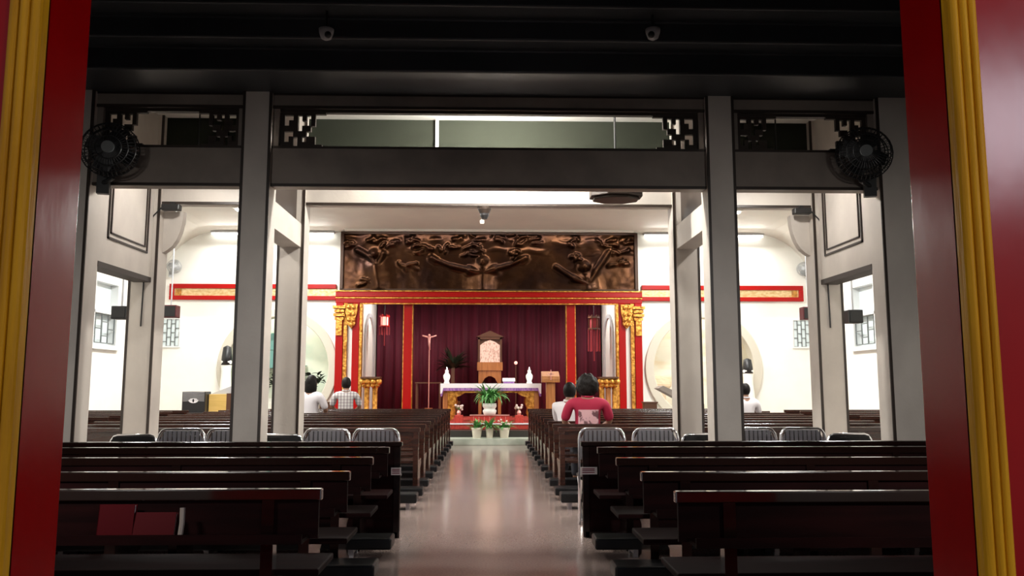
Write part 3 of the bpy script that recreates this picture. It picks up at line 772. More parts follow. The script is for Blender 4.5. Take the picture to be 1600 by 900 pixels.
# corbels with floodlights on the rear outer posts
for s_, sd, px in ((-1, 'left', 262), (1, 'right', 1275)):
    x = s_*3.74
    t = thing('curved_corbel', 'grey curved bracket on the inner side of the %s rear post' % sd, 'bracket', (x, YR+.12, 2.85), 0, 'curved brackets on the rear posts')
    pts = [(0, 0), (0, .48), (-s_*.22, .48)] + [(-s_*(.22*math.cos(R(a))), .48 - .46*math.sin(R(a))) for a in (15, 30, 45, 60, 75)]
    MB().prism(pts, 'y', -.05, .05).build('bracket', 'post', t)
    t2 = thing('floodlight', 'small dark floodlight under the rear lintel at the %s post' % sd, 'floodlight', (x-s_*.14, YR-.08, 3.345), 0, 'floodlights at the rear posts')
    MB().box(-.10, .10, -.05, .05, -.035, .035).build('housing', 'black', t2, bevel=.01)
    MB().box(-.02, .02, -.0, .09, .03, .07).build('yoke', 'black', t2)

for s_, sd in ((-1, 'left'), (1, 'right')):
    o = MB().tube([(s_*3.70, YR-.075, 3.36), (s_*3.80, YR-.075, 3.25), (s_*3.86, YR-.075, 3.1), (s_*3.875, YR-.075, 2.0)], .008, 6).build('cable', 'black')
    tag(o, 'thin black cable running down the %s rear outer post' % sd, 'cable', 'cables on the rear posts')
# hanging loudspeakers and small fans of the nave
for px, py, Y, w_, h_, m, lb in ((267, 487, 15.0, .27, .23, 'maroonbox', 'maroon loudspeaker hanging left in the nave beside the rear post'), (1263, 490, 15.0, .27, .24, 'maroonbox', 'maroon loudspeaker hanging right in the nave beside the rear post'),
                            (190, 489, 12.0, .22, .19, 'black', 'black loudspeaker hanging at the far left behind the rear post'), (1333, 495, 12.0, .22, .20, 'black', 'black loudspeaker hanging at the far right behind the rear post')):
    p = at(px, py, Y)
    t = thing('hanging_loudspeaker', lb, 'loudspeaker', (p.x, Y, p.z), 0, 'loudspeakers hanging in the nave')
    MB().box(-w_/2, w_/2, -.1, .1, -h_/2, h_/2).build('case', m, t, bevel=.012)
    g = MB().box(-w_/2+.02, w_/2-.02, -.108, -.1, -h_/2+.02, h_/2-.02); g.build('speaker_grille', 'black', t)
    zc = ZC if abs(p.x) < 7.3 else 4.6
    MB().tube([(.0, 0, h_/2), (.0, 0, zc-p.z)], .014).build('hanging_rod', 'greyplast', t)
for px, py, s_, sd in ((266, 414, -1, 'left'), (1262, 418, 1, 'right')):
    p = at(px, py, 21.0)
    wall_fan('small grey wall fan on the back wall at the %s end of the red beam' % sd, (p.x, 21.27, p.z), R(28)*-s_, .8, 'fan_grey', 'grey wall fans', s_)

# ------------------------------------------------------------------ sanctuary furniture
YA = 20.5
a0, a1 = at(692, 600, YA).x, at(842, 600, YA).x; az = at(765, 598, YA).z - .03
ac = (a0+a1)/2; aw = (a1-a0)/2
t = thing('altar_table', 'altar table with gilded carved legs under a white cloth', 'altar', (ac, YA, .45))
hz = az-.45
MB().box(-aw, aw, 0, .95, hz-.06, hz).build('tabletop', 'wood', t, bevel=.01)
MB().box(-aw+.1, aw-.1, .03, .07, hz-.22, hz-.06).box(-aw+.1, aw-.1, .88, .92, hz-.22, hz-.06).build('apron', 'gold', t)
for sx_ in (-1, 1):
    for y0 in (.03, .82):
        x = sx_*(aw-.06)
        MB().box(x-.06, x+.06, y0, y0+.1, 0, hz-.06).build('leg', 'wood', t, bevel=.01)
        xi = x-sx_*.06
        MB().prism([(xi, hz-.22), (xi-sx_*.42, hz-.22), (xi-sx_*.30, hz-.30), (xi-sx_*.20, hz-.33), (xi-sx_*.22, hz-.48), (xi-sx_*.15, hz-.62), (xi-sx_*.17, hz-.75), (xi-sx_*.10, hz-.90), (xi, hz-.93)], 'y', y0+.02, y0+.08).build('carved_bracket', 'gold', t)
t = thing('altar_cloth', 'white cloth with purple fringe draped over the altar', 'tablecloth', (ac, YA, az))
def skirt(z0, z1, off, wav):
    bm = bmesh.new(); prev = None; per = []
    X, Y0, Y1 = aw+.06+off, -.05-off, 1.0+off
    for i in range(60): per.append((-X+2*X*i/60, Y0))
    for i in range(24): per.append((X, Y0+(Y1-Y0)*i/24))
    for i in range(60): per.append((X-2*X*i/60, Y1))
    for i in range(24): per.append((-X, Y1-(Y1-Y0)*i/24))
    n = len(per); T = []; B = []
    for i, (x, y) in enumerate(per):
        q = wav*math.sin(i*.9)
        T.append(bm.verts.new((x, y, z1))); B.append(bm.verts.new((x*(1+q), y*(1+q)-q*.4, z0 - (.14 if abs(x) > X-.05 else 0))))
    for i in range(n): bm.faces.new((T[i], B[i], B[(i+1) % n], T[(i+1) % n]))
    return bm, T
bm, T = skirt(-.10, .012, 0, .006); bm.faces.new(T)
me = bpy.data.meshes.new('cloth'); bmesh.ops.recalc_face_normals(bm, faces=bm.faces); bm.to_mesh(me); bm.free(); obj('cloth', me, 'cloth', t)
bm, T = skirt(-.17, -.06, -.006, .008)
me = bpy.data.meshes.new('fringe'); bmesh.ops.recalc_face_normals(bm, faces=bm.faces); bm.to_mesh(me); bm.free(); obj('fringe', me, 'purple', t)
for px, sd in ((698, 'left'), (827, 'right')):
    p = at(px, 598, YA+.4)
    t = thing('candle_holder', 'white candle in a white vase on the %s end of the altar' % sd, 'candle', (p.x, YA+.4, az+.012), 0, 'candles on the altar')
    MB().lathe([(.07, 0), (.075, .02), (.055, .06), (.085, .14), (.09, .20), (.06, .25), (.05, .26)], seg=20).build('vase', 'white', t, smooth=True)
    MB().lathe([(.045, .255), (.045, .34), (.01, .345)], seg=16).build('candle', 'cloth', t)
    MB().lathe([(.002, .345), (.014, .37), (.010, .39), (.001, .42)], seg=10).build('flame', 'glowlamp', t)
p = at(795, 595, YA+.4)
t = thing('missal', 'open white book on a small stand on the right half of the altar', 'book', (p.x, YA+.4, az+.012))
MB().prism([(-.12, 0), (.12, 0), (.12, .10), (-.12, .04)], 'x', -.14, .14).build('book_stand', 'purple', t)
MB().prism([(-.13, .05), (.11, .11), (.11, .14), (-.13, .075)], 'x', -.16, -.002).prism([(-.13, .05), (.11, .11), (.11, .14), (-.13, .075)], 'x', .002, .16).build('pages', 'cloth', t)

# tabernacle on its stand
YT = 23.6
p0, p1 = at(750, 566, YT), at(781, 533, YT); cx = (p0.x+p1.x)/2; hw = (p1.x-p0.x)/2
t = thing('tabernacle', 'glowing tabernacle with gabled top on a carved wooden stand', 'tabernacle', (cx, YT, .45))
zb, zt = p0.z-.45, p1.z-.45
MB().prism([(-hw, zb), (hw, zb), (hw, zt-.12), (hw*.5, zt-.02), (0, zt+.03), (-hw*.5, zt-.02), (-hw, zt-.12)], 'y', -.02, .02).build('lit_panel', 'tab_glow', t)
MB().box(-hw-.06, -hw, -.06, .4, zb-.06, zt+.1).box(hw, hw+.06, -.06, .4, zb-.06, zt+.1).box(-hw-.06, hw+.06, -.06, .4, zt+.05, zt+.12).box(-hw-.06, hw+.06, .02, .4, zb, zt+.1).build('case', 'wood_dark', t)
MB().prism([(-hw-.12, zt+.12), (hw+.12, zt+.12), (0, zt+.30)], 'y', -.08, .42).build('gable', 'wood_dark', t)
MB().box(-hw-.08, hw+.08, -.08, .42, zb-.24, zb-.0).build('plinth', 'wood', t)
s2 = MB().box(-hw-.04, -hw+.05, -.04, .38, 0, zb-.24).box(hw-.05, hw+.04, -.04, .38, 0, zb-.24).box(-hw+.05, hw-.05, -.04, .38, zb-.40, zb-.24)
s2.prism([(-hw+.05, zb-.40), (-hw+.05, zb-.62), (-hw+.14, zb-.46), (-hw+.25, zb-.40)], 'y', -.04, .0).prism([(hw-.05, zb-.40), (hw-.05, zb-.62), (hw-.14, zb-.46), (hw-.25, zb-.40)], 'y', -.04, .0)
s2.build('stand', 'wood', t)
# dark side table
p0, p1 = at(648, 597, 23.2), at(690, 597, 23.2)
t = thing('side_table', 'dark wooden side table before the curtain behind the processional cross', 'table', ((p0.x+p1.x)/2, 23.2, .45)); hw = (p1.x-p0.x)/2; zt = p0.z-.45
MB().box(-hw, hw, 0, .4, zt-.04, zt).build('tabletop', 'wood_dark', t)
for sx_ in (-1, 1):
    for y in (.03, .33): MB().box(sx_*(hw-.05)-.025, sx_*(hw-.05)+.025, y, y+.05, 0, zt-.04).build('leg', 'wood_dark', t)
# processional cross
p = at(671, 526, 21.9)
t = thing('processional_cross', 'rose coloured cross on a tall thin pole left of the altar', 'cross', (p.x, 21.9, .45))
zt = p.z-.45
MB().tube([(0, 0, .3), (0, 0, zt+.02)], .014, 10).build('pole', 'pinkcross', t)
c = MB(); c.tube([(-.19, 0, zt+.03), (-.06, -.01, zt-.01), (0, -.015, zt-.03)], .018, 8, r2=.026).tube([(.19, 0, zt+.03), (.06, -.01, zt-.01), (0, -.015, zt-.03)], .018, 8, r2=.026)
c.tube([(0, -.02, zt-.0), (0, -.02, zt-.2), (.015, -.02, zt-.36)], .042, 8, r2=.016).ball((0, -.03, zt+.035), .032); c.build('crucifix', 'pinkcross', t, smooth=True)
MB().box(-.10, .10, -.08, .08, .25, .30).box(-.10, -.07, -.08, .08, 0, .25).box(.07, .10, -.08, .08, 0, .25).box(-.1, .1, -.08, .08, .08, .12).build('base', 'wood', t)
# lectern
p = at(860, 590, 20.2)
t = thing('lectern', 'warm wooden lectern with a cross on its front right of the altar', 'lectern', (p.x, 20.2, .45))
zt = p.z-.45
MB().box(-.22, .22, -.15, .2, zt-.12, zt-.06).prism([(-.15, zt-.06), (.2, zt-.06), (.2, zt+.16), (-.13, zt+.03)], 'x', -.22, .22).build('desk', 'wood', t, bevel=.01)
MB().box(-.11, .11, -.08, .1, .06, zt-.12).build('column', 'wood', t, bevel=.01)
MB().box(-.2, .2, -.16, .2, 0, .06).build('base', 'wood', t)
MB().box(-.012, .012, -.17, -.15, zt-.06, zt+.19).box(-.07, .07, -.17, -.15, zt+.07, zt+.1).build('cross', 'pinkcross', t)
# gilded pedestals
for px, sd, n in ((580, 'left', 2), (950, 'right', 3)):
    p = at(px, 590, 20.3)
    t = thing('gilded_pedestal', 'gilded carved flower pedestal at the %s of the sanctuary' % sd, 'pedestal', (p.x, 20.3, .45), 0, 'gilded pedestals')
    zt = p.z-.45
    MB().box(-.24, .24, -.2, .2, zt-.02, zt+.02).build('top', 'wood_dark', t)
    c = MB()
    for xx in (-.2, -.07, .07, .2):
        c.ball((xx, -.12, zt-.10), .085, (1, 1, .9)); c.ball((xx*.8, -.1, zt-.19), .06)
    c.box(-.2, .2, -.12, .14, zt-.22, zt-.02); c.build('carved_capital', 'gold', t, smooth=False)
    for xx in ((-.1, .1) if n == 2 else (-.16, 0, .16)):
        MB().lathe([(.085, 0), (.085, .05), (.06, .08), (.065, zt-.30), (.08, zt-.22)], (xx, 0, 0), 14).build('column', 'gold' if xx else 'wood', t, smooth=True)
    MB().box(-.24, .24, -.18, .18, 0, .05).build('base', 'gold', t)
# lit red lantern, dark tasselled lantern
def lantern(px, py, Y, lit, label, sc=1.0):
    p = at(px, py, Y)
    t = thing('hanging_lantern', label, 'lantern', (p.x, Y, p.z))
    MB().prism([(.11*sc*math.cos(R(60*k)), .11*sc*math.sin(R(60*k))) for k in range(6)], 'z', -.14*sc, .14*sc).build('lamp_body', 'lantern_glow' if lit else 'tassel', t)
    f = MB()
    for z in (-.15, .15):
        f.prism([(.16*sc*math.cos(R(60*k)), .16*sc*math.sin(R(60*k))) for k in range(6)], 'z', (z-.018)*sc, (z+.018)*sc)
    for k in range(6):
        f.tube([(.13*sc*math.cos(R(60*k)), .13*sc*math.sin(R(60*k)), -.2*sc), (.13*sc*math.cos(R(60*k)), .13*sc*math.sin(R(60*k)), .22*sc)], .012*sc, 6)
    f.build('lantern_frame', 'red' if lit else 'wood_dark', t)
    tt = MB()
    for k in range(6):
        a, b = .15*sc*math.cos(R(60*k)), .15*sc*math.sin(R(60*k)); tt.tube([(a, b, -.16*sc), (a, b, -.42*sc if lit else -.75*sc)], .012*sc, 6, r2=.02*sc)
    tt.tube([(0, 0, -.15*sc), (0, 0, -.75*sc if lit else -1.0*sc)], .016*sc, 6); tt.build('tassels', 'tassel', t)
    MB().tube([(0, 0, .15*sc), (0, 0, 3.9-p.z)], .008).build('cord', 'black', t)
lantern(601, 502, 22.6, True, 'glowing red lantern hanging at the left of the sanctuary', .9)
lantern(928, 505, 22.6, False, 'unlit dark lantern with long red tassels at the right of the sanctuary', 1.05)
# dark potted palm before the curtain
p = at(708, 565, 23.5)
t = thing('potted_palm', 'dark potted palm before the curtain left of the tabernacle', 'plant', (p.x, 23.5, .45))
MB().lathe([(.16, 0), (.2, .3), (.22, .45), (.02, .44)], seg=18).box(-.05, .05, -.05, .05, .4, p.z-.45-.1).build('pot', 'wood_dark', t)
f = MB()
for k in range(90):
    a = random.uniform(0, 6.28); f.leafblade((0, 0, p.z-.45-.22), (math.cos(a), math.sin(a)*.6), random.uniform(.3, 1.5), random.uniform(.4, .75), .11, random.uniform(.4, 1.3))
f.build('fronds', 'leaf_dark', t)
# sanctuary lamp
p = at(806, 567, 23.4)
t = thing('sanctuary_lamp', 'tiny glowing sanctuary lamp on a stand right of the tabernacle', 'lamp', (p.x, 23.4, .45))
MB().tube([(0, 0, 0), (0, 0, p.z-.45-.06)], .012).lathe([(.12, 0), (.12, .02), (.02, .04)], seg=16).build('stand', 'wood_dark', t)
MB().ball((0, 0, p.z-.45), .05, (1, 1, 1)).build('lamp_glass', mat('red_lamp_glass', (.8, .4, .35), .3, emit=((1, .5, .42), 1.2)), t, smooth=True)

# plants at the step
def potted(px, ytop, ybot, Y, z, w_, label, npot='cream', tall=.3, nl=26, sq=False, m='leaf', green=None):
    pt, pb = at(px, ytop, Y), at(px, ybot, Y); h = pt.z - z
    t = thing('potted_plant', label, 'plant', (pb.x, Y, z), 0, 'potted plants before the altar')
    MB().lathe([(w_*.72, 0), (w_*.80, h*.3), (w_*.92, h*.8), (w_, h*.82), (w_, h), (w_*.9, h), (w_*.88, h*.9), (.01, h*.9)], seg=20).build('pot', npot, t, smooth=False)
    f = MB()
    for k in range(nl):
        a = random.uniform(0, 6.28); f.leafblade((random.uniform(-.05, .05), random.uniform(-.04, .04), h*.9), (math.cos(a), math.sin(a)), random.uniform(.45, 1.45), tall*random.uniform(.6, 1.15), .055, random.uniform(.6, 2.2))
    f.build('leaves', m, t)
    return t
potted(745, 668, 684, 18.92, .15, .125, 'low green plant in the left of three cream pots on the marble step', tall=.30, nl=44)
potted(765, 668, 684, 18.92, .15, .095, 'low green plant in the middle of three cream pots on the marble step', tall=.34, nl=44)
t = potted(788, 668, 684, 18.92, .15, .125, 'low reddish green plant in the right of three cream pots on the marble step', tall=.28, nl=40)
f = MB()
for k in range(10): f.ball((random.uniform(-.14, .14), random.uniform(-.12, .05), random.uniform(.28, .42)), .022, seg=8)
f.build('blossoms', 'flower', t)
# red box stand with tall white pot plant
YS = 20.0
q0, q1 = at(735, 648, YS), at(795, 658, YS)
t = thing('red_box', 'low red box stand in the middle before the altar', 'stand', ((q0.x+q1.x)/2, YS, .45))
hw = (q1.x-q0.x)/2
MB().box(-hw, hw, -.15, .2, 0, q0.z-.45-.02).build('box', 'carpet', t, bevel=.01)
MB().box(-hw-.015, hw+.015, -.17, .22, q0.z-.45-.02, q0.z-.45).build('top', 'pinkcross', t)
l = MB()
for i in range(7): l.box(-hw+.08+i*(2*hw-.16)/6-.006, -hw+.08+i*(2*hw-.16)/6+.006, -.155, -.15, .02, q0.z-.45-.04)
l.build('carved_lines', 'pinkcross', t)
zs = q0.z
pt, pb = at(765, 630, YS), at(765, 646, YS)
t = thing('potted_plant', 'tall drooping green plant in a white pot on the red box', 'plant', (pb.x, YS-.06, zs), 0, 'potted plants before the altar')
hh = pt.z - zs
MB().lathe([(.14, 0), (.17, hh*.35), (.15, hh*.45), (.13, hh*.5), (.15, hh*.6), (.17, hh*.72), (.165, hh), (.02, hh*.95)], seg=22).build('pot', 'white', t, smooth=True)
f = MB()
for k in range(150):
    a = random.uniform(0, 6.28); f.leafblade((random.uniform(-.1, .1), random.uniform(-.08, .08), hh*.95), (math.cos(a), math.sin(a)*.8), random.uniform(1.2, 1.55), random.uniform(.42, .72), .06, random.uniform(.9, 3.4), 7)
f.build('leaves', 'leaf', t)
for px, sd in ((717, 'left'), (811, 'right')):
    p = at(px, 650, YS-.15)
    t = thing('flower_stand', 'small red stand with pale flowers on the %s edge of the carpeted step' % sd, 'flowers', (p.x, YS-.15, .45), 0, 'flower stands on the step')
    MB().box(-.10, .10, -.1, .1, 0, p.z-.45+.02).build('stand', 'carpet', t, bevel=.01)
    MB().lathe([(.04, 0), (.055, .06), (.03, .12)], (0, 0, p.z-.45+.02), 14).build('vase', 'pinkcross', t)
    f = MB()
    for k in range(9): f.ball((random.uniform(-.1, .1), random.uniform(-.06, .06), p.z-.45+.2+random.uniform(-.05, .06)), .03, seg=8)
    f.build('blossoms', 'flower', t)
    g = MB()
    for k in range(10):
        a = random.uniform(0, 6.28); g.leafblade((0, 0, p.z-.45+.12), (math.cos(a), math.sin(a)), 1.0, .16, .03, .8)
    g.build('leaves', 'leaf', t)

# ------------------------------------------------------------------ things before the moon windows
p0, p1 = at(285, 612, 18.7), at(320, 636, 18.7)
t = thing('loudspeaker_cabinet', 'black loudspeaker cabinet with a white eye shaped centre at the left wall', 'loudspeaker', ((p0.x+p1.x)/2, 18.7, 0))
w_, hz = (p1.x-p0.x)/2, p0.z
MB().box(-w_, w_, 0, .38, 0, hz).build('case', 'black', t, bevel=.01)
zc = at(303, 626, 18.7).z
l = MB()
for k in range(8):
    a = .03 + .05*k
    for (ux, uz) in ((-1, 1), (1, 1)):
        l.tube([(ux*(w_-.02), -.005, zc+.20-a*.55), (0, -.005, zc+.17-a*.5+.02)], .009, 5)
l.build('speaker_grille', 'grille', t)
e = MB(); e.prism([(.11*math.cos(R(10*k)), zc + .055*math.sin(R(10*k))*abs(math.sin(R(10*k)))**.4) for k in range(36)], 'y', -.012, 0); e.build('centre_disc', 'cloth', t)
MB().prism([(.02*math.cos(R(15*k)), zc + .04*math.sin(R(15*k))) for k in range(24)], 'y', -.018, -.012).build('centre_dot', 'black', t)
p0, p1 = at(320, 616, 18.9), at(346, 636, 18.9)
t = thing('electric_organ', 'yellow wooden organ with a grey sloping lid beside the black loudspeaker', 'organ', ((p0.x+p1.x)/2+.40, 18.9, 0))
w_ = .5; hz = p0.z
MB().box(-.5, -.1, 0, .6, 0, hz).build('side_case', 'yellow_wood', t, bevel=.008)
MB().box(-.1, .7, 0, .55, 0, hz+.02).build('front_case', 'wood_dark', t)
MB().prism([(-.5, hz), (.7, hz+.02), (.7, hz+.3), (.2, hz+.25), (-.1, hz+.16)], 'y', .1, .6).build('sloping_lid', 'greyplast', t)
t = thing('music_stand_desk', 'grey sloping desk before the right moon window', 'desk', (at(1070, 620, 18.9).x, 18.9, 0))
MB().prism([(-.62, 1.28), (-.50, 1.34), (.45, .92), (.45, 0), (.3, 0), (.3, .85), (-.2, 1.05)], 'y', 0, .5).build('desk', 'post_dark', t)
MB().box(-.3, .5, .02, .48, 0, .8).build('base', 'greyplast', t)
for px, sd in ((513, 'left'), (1013, 'right')):
    p = at(px, 629, 18.75)
    t = thing('low_cabinet', 'low dark wooden cabinet beside the red column on the %s' % sd, 'cabinet', (p.x, 18.49, 0), 0, 'low cabinets by the columns')
    MB().box(-.15, .15, 0, .2, 0, .95).build('case', 'wood_dark', t, bevel=.006)
    MB().box(-.17, .17, -.01, .21, .95, .98).build('top', 'wood_dark', t)
def statue(px, py_top, Y, z, label):
    p = at(px, py_top, Y); h = p.z - z
    t = thing('statue', label, 'statue', (p.x, Y, z), 0, 'statues by the moon windows')
    MB().lathe([(.16, 0), (.17, .05), (.14, h*.3), (.12, h*.55), (.14, h*.72), (.09, h*.82), (.05, h*.85)], seg=18, sy=.8).build('robe', 'white', t, smooth=True)
    MB().ball((0, 0, h*.91), .085, (.85, .95, 1.1)).build('head', 'greyplast', t, smooth=True)
    MB().lathe([(.14, h*.66), (.13, h*.8), (.10, h*.97), (.02, h)], (0, .02, 0), 16).build('veil', 'black', t, smooth=True)
    MB().lathe([(.22, -z), (.22, -z+.08), (.16, -z+.12), (.16, -.06), (.2, -.02), (.17, 0)], seg=18).build('pedestal', 'white', t)
statue(355, 540, 21.1, .9, 'dark veiled white statue before the left edge of the left moon window')
statue(1168, 560, 21.1, .9, 'dark veiled white statue before the right edge of the right moon window')
# left niche: small pavilion with teal roof, shrubs; right niche: rocks
p = at(432, 574, 22.42)
t = thing('pavilion', 'small garden pavilion with a teal tiled roof in the left moon window', 'pavilion', (p.x, 22.42, .5))
zr = p.z-.5
for sx_ in (-1, 1):
    for y in (-.2, .2): MB().box(sx_*.45-.03, sx_*.45+.03, y-.03, y+.03, 0, zr).build('post', 'teal', t)
MB().prism([(-.78, zr+.05), (-.5, zr+.12), (-.12, zr+.45), (.12, zr+.45), (.5, zr+.12), (.78, zr+.05), (.6, zr-.02), (-.6, zr-.02)], 'y', -.28, .28).build('lower_roof', 'teal', t)
MB().prism([(-.45, zr+.55), (-.1, zr+.92), (.1, zr+.92), (.45, zr+.55), (.3, zr+.47), (-.3, zr+.47)], 'y', -.22, .22).build('upper_roof', 'teal', t)
MB().box(-.4, .4, -.2, .2, 0, .5).build('base_wall', 'white', t)
for px, py, lb, sp in ((490, 590, 'dark leafy shrub at the right edge of the left moon window', .5), (431, 590, 'dark shrub below the teal pavilion in the left moon window', .3)):
    p = at(px, py, 21.92)
    t = thing('shrub', lb, 'plant', (p.x, 21.92, .5), 0, 'shrubs in the left moon window')
    MB().lathe([(.1, 0), (.14, .3), (.15, .4), (.02, .38)], seg=16).tube([(0, 0, .35), (0, 0, p.z-.5)], .025).build('pot', 'white', t)
    f = MB()
    for k in range(40):
        a = random.uniform(0, 6.28); f.leafblade((random.uniform(-.2, .2), 0, p.z-.5+random.uniform(-.25, .1)), (math.cos(a), math.sin(a)), random.uniform(0, 1.3), sp*random.uniform(.35, .75), .11, random.uniform(.8, 2.2))
    f.build('leaves', 'leaf_dark', t)
for px, py, sc, lb in ((1024, 600, .28, 'larger sandy rock at the left of the right moon window'), (1068, 606, .2, 'smaller sandy rock beside the larger one in the right moon window')):
    p = at(px, py, 22.1)
    mb = MB(); mb.ball((0, 0, 0), sc, (1.5, .8, .8), 18)
    for v in mb.bm.verts: v.co *= 1 + .25*mn.noise(v.co*6 + Vector((px, 0, 0)))
    o = mb.build('rock', 'rock'); o.location = (p.x, 22.1, p.z)
    tag(o, lb, 'rock', 'rocks in the right moon window')
    q = MB().box(-sc*.9, sc*.9, -.15, .15, .5-p.z, -sc*.55).build('rock_base', 'rock', o)

# ------------------------------------------------------------------ people
def skin_mesh(J, E, rad, sub=2):
    me = bpy.data.meshes.new('tmp'); names = list(J); ix = {n: i for i, n in enumerate(names)}
    me.from_pydata([J[n] for n in names], [(ix[a], ix[b]) for a, b in E], [])
    o = bpy.data.objects.new('tmp', me); COL.objects.link(o)
    o.modifiers.new('s', 'SKIN'); sb = o.modifiers.new('u', 'SUBSURF'); sb.levels = sub; sb.render_levels = sub
    sk = me.skin_vertices[0].data
    for n in names:
        r_ = rad[n]; sk[ix[n]].radius = r_ if isinstance(r_, tuple) else (r_, r_); sk[ix[n]].use_root = False
    sk[0].use_root = True
    dg = bpy.context.evaluated_depsgraph_get()
    m2 = bpy.data.meshes.new_from_object(o.evaluated_get(dg))
    bpy.data.objects.remove(o); bpy.data.meshes.remove(me)
    return m2
def person(label, loc, shirt, sc=1.0, hair='short', lean=0, turn=0, wide=1.0, hand_up=False, print_patch=False):
    t = thing('person', label, 'person', loc, turn); t.scale = (sc, sc, sc)
    w_ = .185*wide; L = lean
    J = {'pelvis': (0, .02, .53), 'belly': (0, .01+L*.2, .70), 'chest': (0, -.01+L*.6, .92), 'nb': (0, .0+L*.95, 1.075), 'nt': (0, .02+L*1.1, 1.13), 'skull': (0, .035+L*1.2, 1.19)}
    J['up'] = (0, -.004+L*.85, 1.02)
    Rr = {'up': (.105*wide, .082), 'pelvis': (.16, .12), 'belly': (.135*wide, .105), 'chest': (.155*wide, .11), 'nb': (.07, .065), 'nt': (.052, .055), 'skull': (.06, .07)}
    E = [('pelvis', 'belly'), ('belly', 'chest'), ('chest', 'up'), ('up', 'nb'), ('nb', 'nt'), ('nt', 'skull')]
    for s_, c in ((-1, 'l'), (1, 'r')):
        up = hand_up and s_ < 0
        el = Vector((s_*(w_+.07), .06+L*.6, .80)); wr = Vector((s_*.13, .27+L*.4, .66))
        if up: el = Vector((s_*(w_+.03), .20+L*.8, .82)); wr = Vector((s_*.10, .20+L*1.25, 1.03))
        J['sh'+c] = (s_*w_, -.005+L*.85, 1.025); J['el'+c] = el; J['wr'+c] = wr
        Rr['sh'+c] = .062; Rr['el'+c] = .043; Rr['wr'+c] = .028
        E += [('up', 'sh'+c), ('sh'+c, 'el'+c), ('el'+c, 'wr'+c)]
        d = (wr - el).normalized(); pm = wr + d*.06; J['pm'+c] = pm; Rr['pm'+c] = (.036, .018); E.append(('wr'+c, 'pm'+c))
        side = Vector((0, 0, 1)).cross(d).normalized() if abs(d.z) < .9 else Vector((1, 0, 0))
        for f_ in range(4):
            b = pm + d*.035 + side*(f_-1.5)*.019; ln = (.036, .042, .040, .032)[f_]
            J['f%d%s' % (f_, c)] = b; J['g%d%s' % (f_, c)] = b + d*ln + Vector((0, 0, -.008)); J['h%d%s' % (f_, c)] = b + d*ln*1.7 + Vector((0, 0, -.026))
            for q in 'fgh': Rr['%s%d%s' % (q, f_, c)] = .0085
            E += [('pm'+c, 'f%d%s' % (f_, c)), ('f%d%s' % (f_, c), 'g%d%s' % (f_, c)), ('g%d%s' % (f_, c), 'h%d%s' % (f_, c))]
        J['t1'+c] = wr + d*.03 - side*s_*-.034; J['t2'+c] = J['t1'+c] + d*.035 + side*s_*.014; Rr['t1'+c] = .011; Rr['t2'+c] = .009
        E += [('wr'+c, 't1'+c), ('t1'+c, 't2'+c)]
        J['hp'+c] = (s_*.09, .06, .51); J['kn'+c] = (s_*.12, .43, .50); J['an'+c] = (s_*.12, .30, .09); J['toe'+c] = (s_*.125, .44, .04)
        Rr['hp'+c] = .085; Rr['kn'+c] = .06; Rr['an'+c] = .042; Rr['toe'+c] = .035
        E += [('pelvis', 'hp'+c), ('hp'+c, 'kn'+c), ('kn'+c, 'an'+c), ('an'+c, 'toe'+c)]
    body = skin_mesh(J, E, Rr)
    bm = bmesh.new(); bm.from_mesh(body)
    hc = Vector((0, .045+L*1.25, 1.235)); mb = MB(); mb.bm.free(); mb.bm = bm
    mb.ball(hc, .1, (.80, .98, 1.22), 20).ball(hc+Vector((0, .03, -.06)), .07, (.85, .95, 1), 14)
    mb.ball(hc+Vector((0, .10, -.015)), .017, (.8, 1.2, 1.5), 10)
    for s_ in (-1, 1):
        mb.ball(hc+Vector((s_*.083, -.005, -.01)), .03, (.35, .7, 1.1), 10); mb.ball(hc+Vector((s_*.032, .085, .015)), .014, (1.2, .6, .7), 8)
    mb.ball(hc+Vector((0, .088, -.058)), .02, (1.3, .5, .35), 8)
    b = mb.build('body', 'skin', t, smooth=True)
    rm = b.modifiers.new('fuse', 'REMESH'); rm.mode = 'VOXEL'; rm.voxel_size = .009; rm.use_smooth_shade = True
    # shirt: same torso, a little larger, ending at neck and upper arm
    SJ = {k: J[k] for k in ('pelvis', 'belly', 'chest')}; SR = {'pelvis': (.172, .132), 'belly': (.15*wide, .12), 'chest': (.168*wide, .124)}
    SJ['up'] = J['up']; SR['up'] = (.128*wide, .104); SJ['nb'] = (0, -.0+L*.95, 1.115); SR['nb'] = (.075, .070); SE = [('pelvis', 'belly'), ('belly', 'chest'), ('chest', 'up'), ('up', 'nb')]
    for c in 'lr':
        SJ['sh'+c] = J['sh'+c]; SR['sh'+c] = .076; a, d = Vector(J['sh'+c]), Vector(J['el'+c]); SJ['sl'+c] = a + (d-a)*1.0; SR['sl'+c] = .062
        SE += [('up', 'sh'+c), ('sh'+c, 'sl'+c)]
    sm_ = skin_mesh(SJ, SE, SR); so = obj('shirt', sm_, shirt, t, smooth=True)
    col = MB(); col.tube([(.066*math.cos(a), .002+L*1.0+.062*math.sin(a), 1.118+.012*math.sin(a)) for a in [2*math.pi*k/20 for k in range(20)]], .014, 8, True); col.build('collar', shirt, t, smooth=True)
    TJ = {'pelvis': (0, .02, .53)}; TR = {'pelvis': (.168, .126)}; TE = []
    for c in 'lr':
        for k, r_ in (('hp', .095), ('kn', .072), ('an', .058)): TJ[k+c] = J[k+c]; TR[k+c] = r_
        TE += [('pelvis', 'hp'+c), ('hp'+c, 'kn'+c), ('kn'+c, 'an'+c)]
    obj('trousers', skin_mesh(TJ, TE, TR), 'pants', t, smooth=True)
    hb = MB(); hb.ball(hc+Vector((0, -.018, .022)), .1, (.90, 1.03, 1.20), 22)
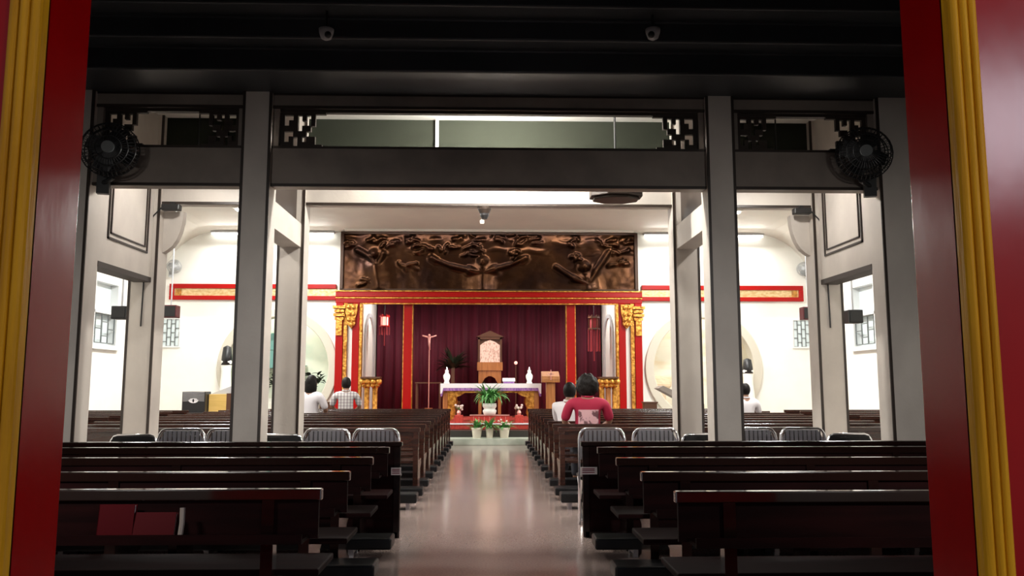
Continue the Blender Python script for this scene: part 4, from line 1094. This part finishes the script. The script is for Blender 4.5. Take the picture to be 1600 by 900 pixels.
    bmesh.ops.delete(hb.bm, geom=[v for v in hb.bm.verts if v.co.y > hc.y+.045 and v.co.z < hc.z+.07], context='VERTS')
    if hair == 'short':
        bmesh.ops.delete(hb.bm, geom=[v for v in hb.bm.verts if v.co.z < hc.z-.085], context='VERTS')
    if hair == 'bushy':
        hb.ball(hc+Vector((0, -.04, .01)), .118, (1.16, 1.0, 1.22), 32)
        for v in hb.bm.verts: v.co += Vector((mn.noise(v.co*30), mn.noise(v.co*30+Vector((5,0,0))), mn.noise(v.co*30+Vector((0,7,0)))))*.022
    if hair == 'long':
        hb.ball(hc+Vector((0, -.055, -.06)), .105, (1.02, .62, 1.75), 20)
    ho = hb.build('hair', 'hair', t, smooth=True)
    sd = ho.modifiers.new('thick', 'SOLIDIFY'); sd.thickness = .008; sd.offset = 0
    if print_patch:
        bvh = BVHTree.FromPolygons([v.co for v in sm_.vertices], [p.vertices for p in sm_.polygons])
        bm = bmesh.new(); n1, n2 = 14, 10; Gd = []
        for j in range(n2+1):
            row = []
            for i in range(n1+1):
                x = -.125 + .25*i/n1; z = .76 + .19*j/n2
                hit = bvh.ray_cast(Vector((x, -1, z)), Vector((0, 1, 0)))[0]
                row.append(bm.verts.new((x, (hit.y if hit else -.1) - .004, z)))
            Gd.append(row)
        for j in range(n2):
            for i in range(n1): bm.faces.new((Gd[j][i], Gd[j][i+1], Gd[j+1][i+1], Gd[j+1][i]))
        me = bpy.data.meshes.new('print'); bm.to_mesh(me); bm.free()
        obj('shirt_print', me, 'print_', t, smooth=True)
    return t
def seat_at(px, row):
    y = 10.05 + .885*row; p = at(px, 640, y+.25); return (p.x, y+.17, -.01)
person('person in a maroon shirt with a pale printed square on the back', seat_at(917, 1), 'shirt_m', 1.09, 'bushy', 0, 0, 1.18, False, True)
person('person in a white shirt leaning on one hand beside the maroon shirt', (at(886, 640, 12.0).x, 11.82+.17, -.02), 'shirt_w', 1.03, 'short', .10, R(-20), 1.0, True)
person('person with long black hair in a white shirt beside the left rear post', seat_at(486, 6), 'shirt_w', 1.13, 'long', 0, R(-14), 1.0)
person('person in a pale checked shirt before the left red columns', seat_at(541, 9), M['plaid'], 1.12, 'short', 0, R(8), 1.1)
person('person in a white shirt half hidden behind the right portal post', seat_at(1164, 6), 'shirt_w', 1.02, 'short', 0, 0, 1.05)
